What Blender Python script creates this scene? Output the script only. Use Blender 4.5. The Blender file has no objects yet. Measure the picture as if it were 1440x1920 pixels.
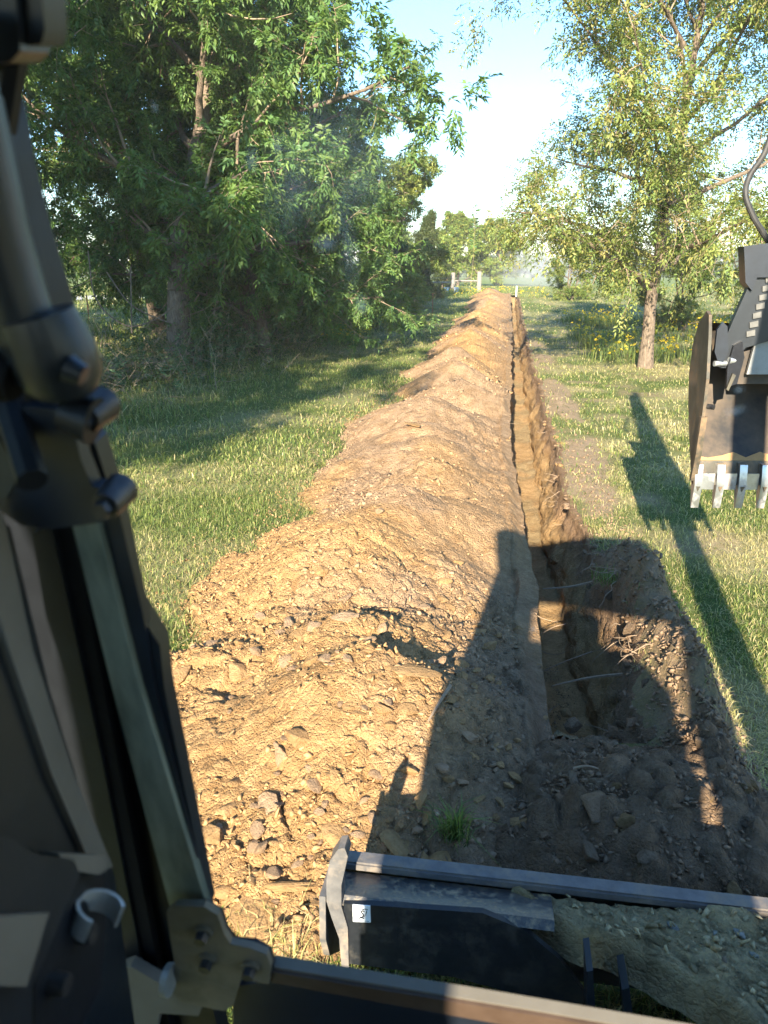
import bpy, bmesh, math, random
import numpy as np
from mathutils import Vector, Matrix

# ------------------------------------------------------------------ camera, sky, sun, exposure
scene = bpy.context.scene
COL = scene.collection
F = 1423.0; PITCH = math.radians(17.5); YAW = math.radians(8.8); CAM_H = 2.15
cam_data = bpy.data.cameras.new("camera"); cam = bpy.data.objects.new("camera", cam_data); COL.objects.link(cam)
cam.location = (0, 0, CAM_H)
cam.rotation_euler = (math.pi / 2 - PITCH, 0, YAW)
cam_data.sensor_fit = 'VERTICAL'; cam_data.sensor_height = 36.0; cam_data.sensor_width = 27.0
cam_data.lens = F / 1920 * 36.0
cam_data.clip_start = 0.02; cam_data.clip_end = 3000
cam_data.dof.use_dof = True; cam_data.dof.focus_distance = 6.0; cam_data.dof.aperture_fstop = 8.5
scene.camera = cam

SUN_EL = math.radians(22.5); SUN_AZ = math.radians(4.0)      # azimuth the light travels, right of the trench line
world = bpy.data.worlds.new("World"); scene.world = world; world.use_nodes = True
wn = world.node_tree.nodes; wl = world.node_tree.links
sky = wn.new('ShaderNodeTexSky'); sky.sky_type = 'NISHITA'; sky.sun_disc = False
sky.sun_elevation = SUN_EL; sky.sun_rotation = math.radians(180.0) + SUN_AZ
sky.air_density = 1.5; sky.dust_density = 0.0; sky.ozone_density = 8.0
wn['Background'].inputs['Strength'].default_value = 0.082
wl.new(sky.outputs[0], wn['Background'].inputs['Color'])
sd = bpy.data.lights.new("sun", 'SUN'); sd.energy = 3.85; sd.angle = math.radians(0.55); sd.color = (1.0, 0.89, 0.71)
sun = bpy.data.objects.new("sun", sd); COL.objects.link(sun)
SUN_D = Vector((math.sin(SUN_AZ) * math.cos(SUN_EL), math.cos(SUN_AZ) * math.cos(SUN_EL), -math.sin(SUN_EL)))
sun.rotation_euler = SUN_D.to_track_quat('-Z', 'Y').to_euler(); sun.location = (-3, -20, 15)
vs = scene.view_settings
vs.view_transform = 'Standard'; vs.look = 'None'; vs.gamma = 1.0; vs.use_curve_mapping = False; vs.exposure = 2.40
scene.cycles.max_bounces = 8; scene.cycles.transparent_max_bounces = 16
scene.cycles.diffuse_bounces = 5; scene.cycles.glossy_bounces = 3; scene.cycles.transmission_bounces = 4
scene.cycles.caustics_reflective = False; scene.cycles.caustics_refractive = False
scene.cycles.use_denoising = True
scene.cycles.sample_clamp_indirect = 6.0

rng = np.random.default_rng(7); random.seed(7)

# ------------------------------------------------------------------ view geometry (measuring points of the place)
fw = np.array([-math.sin(YAW) * math.cos(PITCH), math.cos(YAW) * math.cos(PITCH), -math.sin(PITCH)])
rt = np.array([math.cos(YAW), math.sin(YAW), 0.0]); up = np.cross(rt, fw)
CAM = np.array([0, 0, CAM_H])
def ray(x, y): return fw + rt * (x - 720) / F + up * (960 - y) / F
def gp(x, y, z=0.0):
    d = ray(x, y); return CAM + d * ((z - CAM_H) / d[2])
def at(x, y, dep): return CAM + ray(x, y) * dep
def on_plane(x, y, p0, n):
    d = ray(x, y); return CAM + d * (np.dot(np.asarray(p0) - CAM, n) / np.dot(d, n))

# ------------------------------------------------------------------ numpy noise
def _hash(ix, iy, s):
    n = (ix.astype(np.int64) * 374761393 + iy.astype(np.int64) * 668265263 + s * 974634777) & 0x7fffffff
    n = ((n ^ (n >> 13)) * 1274126177) & 0x7fffffff
    n = (n ^ (n >> 16)) & 0x7fffffff
    return n / 0x7fffffff
def vnoise(x, y, s=0):
    x = np.asarray(x, float); y = np.asarray(y, float)
    ix = np.floor(x); iy = np.floor(y); fx = x - ix; fy = y - iy
    fx = fx * fx * (3 - 2 * fx); fy = fy * fy * (3 - 2 * fy)
    a = _hash(ix, iy, s); b = _hash(ix + 1, iy, s); c = _hash(ix, iy + 1, s); d = _hash(ix + 1, iy + 1, s)
    return a + (b - a) * fx + (c - a) * fy + (a - b - c + d) * fx * fy
def fbm(x, y, o=4, s=0):
    v = 0; a = 0.5; t = 0
    for k in range(o):
        v = v + a * vnoise(x * 2 ** k, y * 2 ** k, s + k * 17); t += a; a *= 0.5
    return v / t
def worley(x, y, s=0):
    ix = np.floor(x); iy = np.floor(y)
    f1 = np.full(x.shape, 9.0); f2 = np.full(x.shape, 9.0); idv = np.zeros(x.shape)
    for dx in (-1, 0, 1):
        for dy in (-1, 0, 1):
            cx = ix + dx; cy = iy + dy
            px_ = cx + _hash(cx, cy, s); py_ = cy + _hash(cx, cy, s + 5)
            d = np.hypot(px_ - x, py_ - y); h = _hash(cx, cy, s + 9)
            near = d < f1
            f2 = np.where(near, f1, np.minimum(f2, d)); idv = np.where(near, h, idv); f1 = np.where(near, d, f1)
    return f1, f2, idv
def sstep(a, b, x):
    t = np.clip((x - a) / (b - a), 0, 1); return t * t * (3 - 2 * t)

# ------------------------------------------------------------------ object helpers
def tag(o, label=None, cat=None, group=None, kind=None):
    if label: o["label"] = label
    if cat: o["category"] = cat
    if group: o["group"] = group
    if kind: o["kind"] = kind
    return o
def link(name, me, parent=None):
    o = bpy.data.objects.new(name, me); COL.objects.link(o)
    if parent is not None: o.parent = parent
    return o
def empty(name, loc=(0, 0, 0)):
    o = bpy.data.objects.new(name, None); COL.objects.link(o); o.location = loc; o.empty_display_size = 0.2
    return o
def np_mesh(name, v, faces, mat, smooth=False, col=None):
    """v (n,3); faces: int array (m,k) or list of such arrays."""
    me = bpy.data.meshes.new(name)
    v = np.ascontiguousarray(v, dtype=np.float32)
    fl = faces if isinstance(faces, list) else [faces]
    fl = [np.asarray(f, dtype=np.int32) for f in fl if len(f)]
    nl = sum(f.size for f in fl); nf = sum(len(f) for f in fl)
    me.vertices.add(len(v)); me.vertices.foreach_set("co", v.ravel())
    me.loops.add(nl); me.loops.foreach_set("vertex_index", np.concatenate([f.ravel() for f in fl]))
    st = []; tot = []; k = 0
    for f in fl:
        st.append(k + np.arange(len(f)) * f.shape[1]); tot.append(np.full(len(f), f.shape[1])); k += f.size
    me.polygons.add(nf)
    me.polygons.foreach_set("loop_start", np.concatenate(st).astype(np.int32))
    if smooth: me.polygons.foreach_set("use_smooth", np.ones(nf, dtype=bool))
    me.update(calc_edges=True); me.validate()
    if col is not None:
        a = me.color_attributes.new("Col", 'FLOAT_COLOR', 'POINT')
        c = np.ones((len(v), 4), np.float32); c[:, :3] = col; a.data.foreach_set("color", c.ravel())
    if mat: me.materials.append(mat)
    return me
def grid_faces(nu, nv, keep=None):
    i = np.arange(nu - 1)[:, None] * nv + np.arange(nv - 1)[None, :]
    f = np.stack([i, i + nv, i + nv + 1, i + 1], -1)
    if keep is not None: return f[keep]
    return f.reshape(-1, 4)
def bm_obj(name, bm, mat, parent=None, bevel=0.0, smooth=False, seg=2):
    if bevel > 0:
        bmesh.ops.bevel(bm, geom=[e for e in bm.edges if len(e.link_faces) == 2 and e.calc_face_angle(0) > 0.5], offset=bevel, segments=seg, affect='EDGES', clamp_overlap=True)
    bmesh.ops.recalc_face_normals(bm, faces=bm.faces)
    me = bpy.data.meshes.new(name); bm.to_mesh(me); bm.free()
    if smooth:
        for p in me.polygons: p.use_smooth = True
        me.set_sharp_from_angle(angle=math.radians(35))
    me.materials.append(mat)
    return link(name, me, parent)
def add_box(bm, lo, hi):
    lo = Vector(lo); hi = Vector(hi)
    m = Matrix.Translation((lo + hi) / 2) @ Matrix.Diagonal((*(hi - lo), 1))
    return bmesh.ops.create_cube(bm, size=1, matrix=m)
def add_prism(bm, pts, vec):
    """closed polygon of 3D points extruded by vec."""
    a = [bm.verts.new(Vector(p)) for p in pts]; b = [bm.verts.new(Vector(p) + Vector(vec)) for p in pts]
    n = len(pts); bm.faces.new(a); bm.faces.new(b[::-1])
    for i in range(n): bm.faces.new((a[i], b[i], b[(i + 1) % n], a[(i + 1) % n]))
def add_tube(bm, pts, radii, n=10, cap=True):
    pts = [Vector(p) for p in pts]
    if not hasattr(radii, '__len__'): radii = [radii] * len(pts)
    rings = []; ref = None
    for i, p in enumerate(pts):
        d = (pts[min(i + 1, len(pts) - 1)] - pts[max(i - 1, 0)]).normalized()
        if ref is None: ref = Vector((0, 0, 1)) if abs(d.z) < 0.9 else Vector((1, 0, 0))
        s = d.cross(ref).normalized(); t = s.cross(d).normalized(); ref = t
        rings.append([bm.verts.new(p + (s * math.cos(2 * math.pi * k / n) + t * math.sin(2 * math.pi * k / n)) * radii[i]) for k in range(n)])
    for a, b in zip(rings, rings[1:]):
        for k in range(n): bm.faces.new((a[k], a[(k + 1) % n], b[(k + 1) % n], b[k]))
    if cap: bm.faces.new(rings[0][::-1]); bm.faces.new(rings[-1])
def curve_pts(pts, n=12):
    """Catmull-Rom through points."""
    P = [np.asarray(p, float) for p in pts]; P = [2 * P[0] - P[1]] + P + [2 * P[-1] - P[-2]]; out = []
    for i in range(1, len(P) - 2):
        for k in range(n):
            t = k / n
            out.append(0.5 * ((2 * P[i]) + (-P[i - 1] + P[i + 1]) * t + (2 * P[i - 1] - 5 * P[i] + 4 * P[i + 1] - P[i + 2]) * t * t + (-P[i - 1] + 3 * P[i] - 3 * P[i + 1] + P[i + 2]) * t ** 3))
    out.append(P[-2]); return out

# ------------------------------------------------------------------ materials
class NT:
    def __init__(s, name):
        s.m = bpy.data.materials.new(name); s.m.use_nodes = True; s.t = s.m.node_tree; s.n = s.t.nodes; s.l = s.t.links
        s.b = s.n['Principled BSDF']; s.out = s.n['Material Output']
    def new(s, k, **kw):
        o = s.n.new(k)
        for a, b in kw.items(): setattr(o, a, b)
        return o
    def coord(s, scale=1.0, kind='Object'):
        tc = s.new('ShaderNodeTexCoord'); mp = s.new('ShaderNodeMapping')
        mp.inputs['Scale'].default_value = (scale,) * 3 if not hasattr(scale, '__len__') else scale
        s.l.new(tc.outputs[kind], mp.inputs['Vector']); return mp.outputs[0]
    def noise(s, scale, detail=4, rough=0.55, vec=None, dist=0.0):
        n = s.new('ShaderNodeTexNoise'); n.inputs['Scale'].default_value = scale; n.inputs['Detail'].default_value = detail
        n.inputs['Roughness'].default_value = rough; n.inputs['Distortion'].default_value = dist
        s.l.new(vec if vec is not None else s.coord(), n.inputs['Vector']); return n.outputs['Fac']
    def voro(s, scale, feature='F1', vec=None, out='Distance', rnd=1.0):
        n = s.new('ShaderNodeTexVoronoi', feature=feature); n.inputs['Scale'].default_value = scale; n.inputs['Randomness'].default_value = rnd
        s.l.new(vec if vec is not None else s.coord(), n.inputs['Vector']); return n.outputs[out]
    def ramp(s, fac, stops):
        r = s.new('ShaderNodeValToRGB'); e = r.color_ramp.elements
        while len(e) < len(stops): e.new(0.5)
        for i, (p, c) in enumerate(stops):
            e[i].position = p; e[i].color = (*c, 1) if hasattr(c, '__len__') else (c, c, c, 1)
        s.l.new(fac, r.inputs[0]); return r.outputs[0]
    def mix(s, fac, a, b, mode='MIX'):
        m = s.new('ShaderNodeMix', data_type='RGBA', blend_type=mode)
        for sock, v in ((m.inputs[0], fac), (m.inputs[6], a), (m.inputs[7], b)):
            if hasattr(v, 'is_linked'): s.l.new(v, sock)
            elif hasattr(v, '__len__'): sock.default_value = (*v, 1)
            else: sock.default_value = v
        return m.outputs[2]
    def math(s, op, a, b=0.0):
        m = s.new('ShaderNodeMath', operation=op)
        for i, v in enumerate((a, b)):
            if hasattr(v, 'is_linked'): s.l.new(v, m.inputs[i])
            else: m.inputs[i].default_value = v
        return m.outputs[0]
    def attr(s, name='Col'):
        a = s.new('ShaderNodeAttribute', attribute_name=name); return a.outputs['Color']
    def set(s, col=None, rough=None, metal=None, spec=None):
        for k, v in (('Base Color', col), ('Roughness', rough), ('Metallic', metal), ('Specular IOR Level', spec)):
            if v is None: continue
            if hasattr(v, 'is_linked'): s.l.new(v, s.b.inputs[k])
            else: s.b.inputs[k].default_value = (*v, 1) if hasattr(v, '__len__') else v
        return s
    def bump(s, h, strength=0.5, dist=0.02):
        b = s.new('ShaderNodeBump'); b.inputs['Strength'].default_value = strength; b.inputs['Distance'].default_value = dist
        s.l.new(h, b.inputs['Height']); s.l.new(b.outputs[0], s.b.inputs['Normal']); return s

def soil_mat(name, tint_attr=True):
    n = NT(name); v = n.coord()
    base = n.attr('Col')
    c1 = n.mix(n.ramp(n.noise(7.0, 6, 0.65, v), [(0.35, 0), (0.68, 1)]), base, (0.62, 0.58, 0.52), 'MULTIPLY')
    c2 = n.mix(n.ramp(n.noise(60.0, 5, 0.7, v), [(0.38, 0), (0.66, 0.75)]), c1, (1.45, 1.40, 1.3), 'MULTIPLY')
    cell = n.voro(34.0, 'F1', v, 'Color')
    sep = n.new('ShaderNodeSeparateColor'); n.l.new(cell, sep.inputs[0])
    c3 = n.mix(n.ramp(sep.outputs[0], [(0.0, 0.0), (1.0, 0.45)]), c2, (0.70, 0.66, 0.60), 'MULTIPLY')
    e1 = n.voro(26.0, 'DISTANCE_TO_EDGE', n.coord()); e2 = n.voro(75.0, 'DISTANCE_TO_EDGE', v)
    h = n.math('ADD', n.math('MULTIPLY', n.math('MINIMUM', e1, 0.16), 2.4), n.math('ADD', n.math('MULTIPLY', n.math('MINIMUM', e2, 0.2), 1.0), n.math('MULTIPLY', n.noise(120, 6, 0.7, v), 0.8)))
    h = n.math('ADD', h, n.math('MULTIPLY', n.noise(9.0, 7, 0.68, v, 0.6), 2.6))
    n.set(c3, 0.95, spec=0.15).bump(h, 0.85, 0.022)
    return n.m
M = {}
M['soil'] = soil_mat('soil')
def leafmat(name, base_mul=1.0, trans=0.35, rough=0.5):
    n = NT(name); col = n.attr('Col')
    n.set(col, rough, spec=0.35)
    tr = n.new('ShaderNodeBsdfTranslucent'); tc = n.mix(1.0, col, (1.35, 1.5, 0.55), 'MULTIPLY'); n.l.new(tc, tr.inputs[0])
    mx = n.new('ShaderNodeMixShader'); mx.inputs[0].default_value = trans
    n.l.new(n.b.outputs[0], mx.inputs[1]); n.l.new(tr.outputs[0], mx.inputs[2]); n.l.new(mx.outputs[0], n.out.inputs[0])
    return n.m
M['leaf'] = leafmat('leaf'); M['grass'] = leafmat('grass_blade', trans=0.3, rough=0.6); M['petal'] = leafmat('petal', trans=0.3)
n = NT('bark'); v = n.coord((14, 14, 3.0)); f = n.noise(2.2, 6, 0.65, v); vv = n.voro(2.2, 'DISTANCE_TO_EDGE', v)
n.set(n.mix(n.ramp(f, [(0.3, 0), (0.7, 1)]), (0.085, 0.062, 0.045), (0.26, 0.20, 0.145)), 0.9, spec=0.2).bump(n.math('ADD', f, n.math('MINIMUM', vv, 0.25)), 0.9, 0.03); M['bark'] = n.m
n = NT('twig'); n.set(n.mix(n.noise(30, 3, .6), (0.20, 0.14, 0.09), (0.42, 0.32, 0.22)), 0.85, spec=0.2); M['twig'] = n.m
n = NT('root'); n.set(n.mix(n.noise(60, 3, .6), (0.17, 0.11, 0.07), (0.40, 0.30, 0.20)), 0.85, spec=0.2); M['root'] = n.m
def metal(name, a, b, rough=0.45, met=0.0, sc=18, dust=None, dust_amt=0.5, bump=0.15, spec=0.4):
    n = NT(name); n.set(spec=spec); v = n.coord(); f = n.noise(sc, 6, 0.65, v)
    c = n.mix(n.ramp(f, [(0.35, 0), (0.7, 1)]), a, b)
    r = rough
    if dust:
        d = n.ramp(n.noise(sc * 0.35, 7, 0.72, v), [(0.5 - 0.12 * dust_amt, 0), (0.72 - 0.2 * dust_amt, 1)])
        c = n.mix(d, c, dust)
        r = n.math('ADD', n.math('MULTIPLY', d, 0.9 - rough), rough); n.set(metal=n.math('MULTIPLY', n.math('SUBTRACT', 1.0, d), met))
    else: n.set(metal=met)
    scr = n.noise(160, 3, 0.6, n.coord((1, 1, 0.12)))
    n.set(c, r).bump(n.math('ADD', f, n.math('MULTIPLY', scr, 0.4)), bump, 0.004); return n.m
DUST = (0.30, 0.22, 0.13)
M['black'] = metal('black_paint', (0.008, 0.009, 0.012), (0.014, 0.016, 0.02), 0.42, spec=.22)
M['cab'] = metal('cab_paint', (0.010, 0.013, 0.017), (0.015, 0.019, 0.024), 0.36, bump=0.12, spec=.5)
M['rubber'] = metal('rubber', (0.004, 0.004, 0.005), (0.008, 0.008, 0.009), 0.8, spec=.15)
M['taupe'] = metal('taupe_trim', (0.13, 0.117, 0.094), (0.16, 0.145, 0.118), 0.6, bump=0.06, spec=.25)
M['plate'] = metal('bracket_plate', (0.13, 0.11, 0.078), (0.19, 0.16, 0.115), 0.5, dust=(0.11, 0.10, 0.06), dust_amt=0.35, bump=0.08)
M['hinge_insert'] = metal('hinge_insert', (0.05, 0.048, 0.036), (0.07, 0.066, 0.05), 0.6, spec=.2)
M['steel'] = metal('worn_steel', (0.42, 0.43, 0.44), (0.58, 0.59, 0.60), 0.32, 0.9, dust=(0.30, 0.20, 0.11), dust_amt=0.05)
M['zinc'] = metal('zinc', (0.45, 0.47, 0.47), (0.62, 0.64, 0.63), 0.4, 0.8, dust=(0.3, 0.29, 0.24), dust_amt=0.3)
M['grip'] = metal('grip_steel', (0.09, 0.088, 0.08), (0.15, 0.145, 0.13), 0.6, 0.2)
M['bolt'] = metal('bolt_steel', (0.03, 0.03, 0.034), (0.10, 0.095, 0.09), 0.4, 0.6, sc=40)
M['blade'] = metal('blade_paint', (0.010, 0.012, 0.015), (0.017, 0.019, 0.023), 0.36, spec=.35, dust=(0.06, 0.055, 0.045), dust_amt=0.0, sc=30)
M['rail'] = metal('rail_paint', (0.10, 0.098, 0.098), (0.16, 0.153, 0.148), 0.5, 0.2, dust=(0.24, 0.19, 0.14), dust_amt=0.3, sc=22)
M['rail2'] = metal('slope_paint', (0.06, 0.06, 0.062), (0.11, 0.108, 0.10), 0.33, 0.2, dust=(0.34, 0.26, 0.16), dust_amt=0.2, sc=110)
M['bucket'] = metal('bucket_paint', (0.026, 0.024, 0.022), (0.13, 0.092, 0.058), 0.6, sc=4)
M['bucket_edge'] = metal('bucket_edge', (0.055, 0.05, 0.038), (0.10, 0.09, 0.065), 0.5, 0.3, dust=(0.24, 0.15, 0.08), dust_amt=0.2, sc=12)
M['hose'] = metal('hose_rubber', (0.018, 0.018, 0.018), (0.05, 0.048, 0.045), 0.6)
M['slate'] = metal('slate_panel', (0.009, 0.012, 0.018), (0.014, 0.019, 0.028), 0.36, bump=0.08, spec=.5)
M['brown_seal'] = metal('brown_seal', (0.055, 0.034, 0.022), (0.09, 0.06, 0.042), 0.5)
M['white_plate'] = metal('white_plate', (0.26, 0.26, 0.24), (0.32, 0.31, 0.29), 0.5, dust=(0.20, 0.17, 0.12), dust_amt=0.35)
M['orange'] = metal('machine_paint', (0.60, 0.60, 0.57), (0.70, 0.70, 0.67), 0.4, dust=DUST, dust_amt=0.2)
n = NT('clay_smear'); n.set(n.mix(n.noise(14, 6, .7), (.30, .17, .075), (.46, .28, .13)), .95, spec=.1).bump(n.noise(40, 6, .7), .6, .01); M['clay_smear'] = n.m
n = NT('green_glass_edge'); v = n.coord((26, 26, 1.2)); f = n.noise(1.6, 5, 0.6, v); sp = n.noise(90, 4, 0.6)
c = n.mix(n.ramp(f, [(0.3, 0), (0.65, 1)]), (0.075, 0.092, 0.075), (0.25, 0.275, 0.215))
n.set(n.mix(n.ramp(sp, [(0.6, 0), (0.75, 0.5)]), c, (0.18, 0.19, 0.14)), 0.3, spec=0.4); M['green_edge'] = n.m
n = NT('sticker_white'); n.set((0.72, 0.76, 0.78), 0.45); M['sticker'] = n.m
n = NT('ink'); n.set((0.02, 0.02, 0.022), 0.5); M['ink'] = n.m
n = NT('clear_glass'); t = n.new('ShaderNodeBsdfTransparent'); t.inputs[0].default_value = (1, 1, 1, 1); n.l.new(t.outputs[0], n.out.inputs[0]); M['glass'] = n.m
def smudge_mat(name, col, alpha, soft=True):
    n = NT(name); tc = n.new('ShaderNodeTexCoord')
    g = n.new('ShaderNodeTexGradient', gradient_type='SPHERICAL'); n.l.new(tc.outputs['Object'], g.inputs[0])
    fac = n.math('MULTIPLY', n.math('POWER', g.outputs['Fac'], 1.3), n.math('MULTIPLY', n.ramp(n.noise(1.6, 1, 0.4), [(0.2, 0.35), (0.7, 1)]), alpha))
    d = n.new('ShaderNodeBsdfDiffuse'); d.inputs[0].default_value = (*col, 1); tl = n.new('ShaderNodeBsdfTranslucent'); tl.inputs[0].default_value = (*col, 1)
    ad = n.new('ShaderNodeMixShader'); ad.inputs[0].default_value = 0.6; n.l.new(d.outputs[0], ad.inputs[1]); n.l.new(tl.outputs[0], ad.inputs[2])
    tr = n.new('ShaderNodeBsdfTransparent'); mx = n.new('ShaderNodeMixShader'); n.l.new(fac, mx.inputs[0]); n.l.new(tr.outputs[0], mx.inputs[1]); n.l.new(ad.outputs[0], mx.inputs[2])
    n.l.new(mx.outputs[0], n.out.inputs[0]); return n.m
M['smudge'] = smudge_mat('dust_smudge', (0.75, 0.82, 0.85), 0.55)
M['smudge_faint'] = smudge_mat('dust_film', (0.70, 0.80, 0.84), 0.27)
M['bug'] = smudge_mat('bug_splat', (0.02, 0.025, 0.02), 1.6)
n = NT('ground'); v = n.coord(); a = n.attr('Col')
c = n.mix(n.ramp(n.noise(9, 6, 0.7, v), [(0.35, 0), (0.7, 0.8)]), a, (0.55, 0.62, 0.45), 'MULTIPLY')
c = n.mix(n.ramp(n.noise(70, 4, 0.7, v), [(0.45, 0), (0.7, 0.8)]), c, (1.5, 1.4, 1.1), 'MULTIPLY')
n.set(c, 0.95, spec=0.1).bump(n.noise(45, 6, 0.7, v), 0.8, 0.03); M['ground'] = n.m
n = NT('gravel'); v = n.coord(); n.set(n.mix(n.voro(9, 'F1', v), (0.34, 0.33, 0.32), (0.5, 0.48, 0.45)), 0.95).bump(n.voro(14, 'F1', v), 0.6, 0.03); M['gravel'] = n.m
n = NT('weathered_wood'); v = n.coord((8, 8, 1)); f = n.noise(3, 6, 0.7, v); n.set(n.mix(f, (0.15, 0.13, 0.11), (0.30, 0.27, 0.23)), 0.9).bump(f, 0.5, 0.01); M['wood'] = n.m
n = NT('rust'); n.set(n.mix(n.noise(20, 5), (0.16, 0.07, 0.035), (0.34, 0.17, 0.09)), 0.85); M['rust'] = n.m
n = NT('galvanised_wire'); n.set((0.30, 0.30, 0.29), 0.5, 0.6); M['wire'] = n.m
n = NT('bucket_plastic'); n.set(n.mix(n.noise(12, 4), (0.66, 0.70, 0.74), (0.78, 0.80, 0.82)), 0.45); M['plastic'] = n.m

# ------------------------------------------------------------------ terrain
def gz(y): return 1.0 * sstep(22.0, 60.0, np.asarray(y, float))
def t_wob(y): return 0.035 * (fbm(np.asarray(y) * 1.4, np.asarray(y) * 0 + 3.1, 3, 4) - 0.5) * 2
T_Y0, T_Y1 = 3.25, 50.0
def t_left(y): return np.interp(y, [3.2, 4.7, 5.7, 8, 12, 17, 30], [.31, .29, .24, .17, .11, .19, .25]) + t_wob(y) + 0.13 * (fbm(np.asarray(y) * 1.1, np.asarray(y) * 0, 5, 8) - .5)
def t_right(y): return np.interp(y, [3.2, 4, 5.9, 8.2, 14, 18, 50], [.78, .77, .73, .68, .68, .70, .72]) + t_wob(y) + 0.11 * (vnoise(np.asarray(y) * 2.3, np.asarray(y) * 0, 12) - .5) + 0.10 * (fbm(np.asarray(y) * 2.9, np.asarray(y) * 0 + .5, 4, 14) - .5)
def berm(x, y):
    """low ridge of bare earth thrown up along the right lip of the trench"""
    x = np.asarray(x, float); y = np.asarray(y, float)
    m = np.exp(-((x - 0.98) / 0.16) ** 2) * (0.03 + 0.26 * sstep(6.2, 4.6, y) * sstep(2.6, 3.6, y) + 0.12 * np.clip(vnoise(y * 0.8, y * 0, 31) - 0.5, 0, 1) * sstep(26, 10, y))
    f1, f2, idv = worley(np.atleast_1d(x * 9.0), np.atleast_1d(y * 9.0), 35); cl = (.25 * (idv - .4) + .25 * np.minimum(f2 - f1, .3) / .3).reshape(np.shape(x))
    return m * (0.35 + 1.3 * fbm(x * 4, y * 4, 4, 33) + cl)
def topsoil_h(x, y):
    x = np.asarray(x, float); y = np.asarray(y, float)
    d = np.hypot((x - 0.55) / 0.88, (y - 2.62) / 0.72)
    return 0.26 * sstep(1.0, 0.15, d + 0.25 * (fbm(x * 4, y * 4, 3, 41) - 0.5))
def ground_h(x, y):
    return gz(y) + 0.05 * (fbm(x * 0.35, y * 0.35, 3, 21) - 0.5) * sstep(2, 6, np.abs(np.asarray(x) - 0.3)) + berm(x, y)
# dumped cones of the spoil heap
cones = []
yy = 2.75
crng = np.random.default_rng(11)
while yy < 49.0:
    cones.append((-0.86 + crng.uniform(-.2, .2), yy, (0.58 + crng.uniform(-.14, .14)) * (0.93 if yy < 3 else 1), 1.18 + crng.uniform(-.06, .1), 1.08 + crng.uniform(-.05, .05)))
    yy += crng.uniform(0.7, 1.5) * (1.0 + yy * 0.012)
cones = np.array(cones); cones[0, 0] = -0.52; cones[0, 1] = 3.02; cones[0, 2] = 0.52; cones[1, 0] = -0.72
def heap_base(x, y):
    x = np.asarray(x, float); y = np.asarray(y, float); acc = np.zeros_like(x)
    for cx, cy, h, wl_, wr_ in cones:
        m = np.abs(y - cy) < 1.6
        if not m.any(): continue
        xm = x[m]; dx = np.where(xm < cx, (xm - cx) / wl_, (xm - cx) / wr_); d = np.sqrt(dx * dx + ((y[m] - cy) / 1.25) ** 2 + 0.006)
        z = h * (1.02 - d)
        acc[m] += np.exp(np.clip(z, -1, 2) * 26)
    return np.log(acc + 1e-9) / 26
def heap_h(x, y, detail=True):
    x = np.asarray(x, float); y = np.asarray(y, float)
    wx = x + 0.16 * (fbm(x * 1.6, y * 1.6, 3, 51) - .5); wy = y + 0.2 * (fbm(x * 1.6 + 9, y * 1.6, 3, 52) - .5)
    b = heap_base(wx, wy)
    h = b + 0.20 * (fbm(x * 1.7, y * 1.7, 4, 55) - 0.5)
    if detail:
        rough = 0.35 + 0.65 * sstep(0.42, 0.62, fbm(x * 0.9, y * 0.9, 3, 61))
        rough = np.maximum(rough, (.3 + .7 * sstep(.40, .58, fbm(x * 1.3, y * 1.3, 3, 131))) * sstep(5.0, 3.8, y))
        wx2 = x + .05 * (fbm(x * 6, y * 6, 2, 76) - .5); wy2 = y + .05 * (fbm(x * 6 + 5, y * 6, 2, 77) - .5)
        for fq, cr_, am, sd_ in ((5.5, .022, .034, 70), (12.0, .016, .020, 72), (27.0, .009, .009, 74)):
            f1, f2, idv = worley(wx2 * fq, wy2 * fq, sd_); h = h + rough * (cr_ * (np.minimum(f2 - f1, .16) / .16 - 1) + am * (idv - .5))
        h = h + 0.012 * (fbm(x * 14, y * 14, 3, 75) - .5)
    return h + gz(y) - 0.015
OCHRE = np.array([0.43, 0.267, 0.125]); TAN = np.array([0.38, 0.258, 0.158]); BROWN = np.array([0.29, 0.190, 0.115]); DARK = np.array([0.205, 0.145, 0.095]); CLAY = np.array([0.46, 0.30, 0.145]); OLIVE = np.array([0.29, 0.235, 0.135])
def lerp(a, b, t): t = np.clip(np.asarray(t), 0, 1)[..., None]; return a * (1 - t) + b * t
def heap_col(x, y):
    c = lerp(OCHRE[None], TAN[None], sstep(0.40, 0.62, fbm(x * 0.9, y * 0.7, 3, 81)))
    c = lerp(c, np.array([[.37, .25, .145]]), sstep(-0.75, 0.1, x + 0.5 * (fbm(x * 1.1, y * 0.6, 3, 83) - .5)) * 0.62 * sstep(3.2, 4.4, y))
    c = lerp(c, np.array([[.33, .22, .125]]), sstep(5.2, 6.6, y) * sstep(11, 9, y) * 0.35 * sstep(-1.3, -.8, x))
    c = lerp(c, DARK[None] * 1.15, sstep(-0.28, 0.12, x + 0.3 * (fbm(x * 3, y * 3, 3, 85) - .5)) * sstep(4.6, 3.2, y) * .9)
    return c

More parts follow.
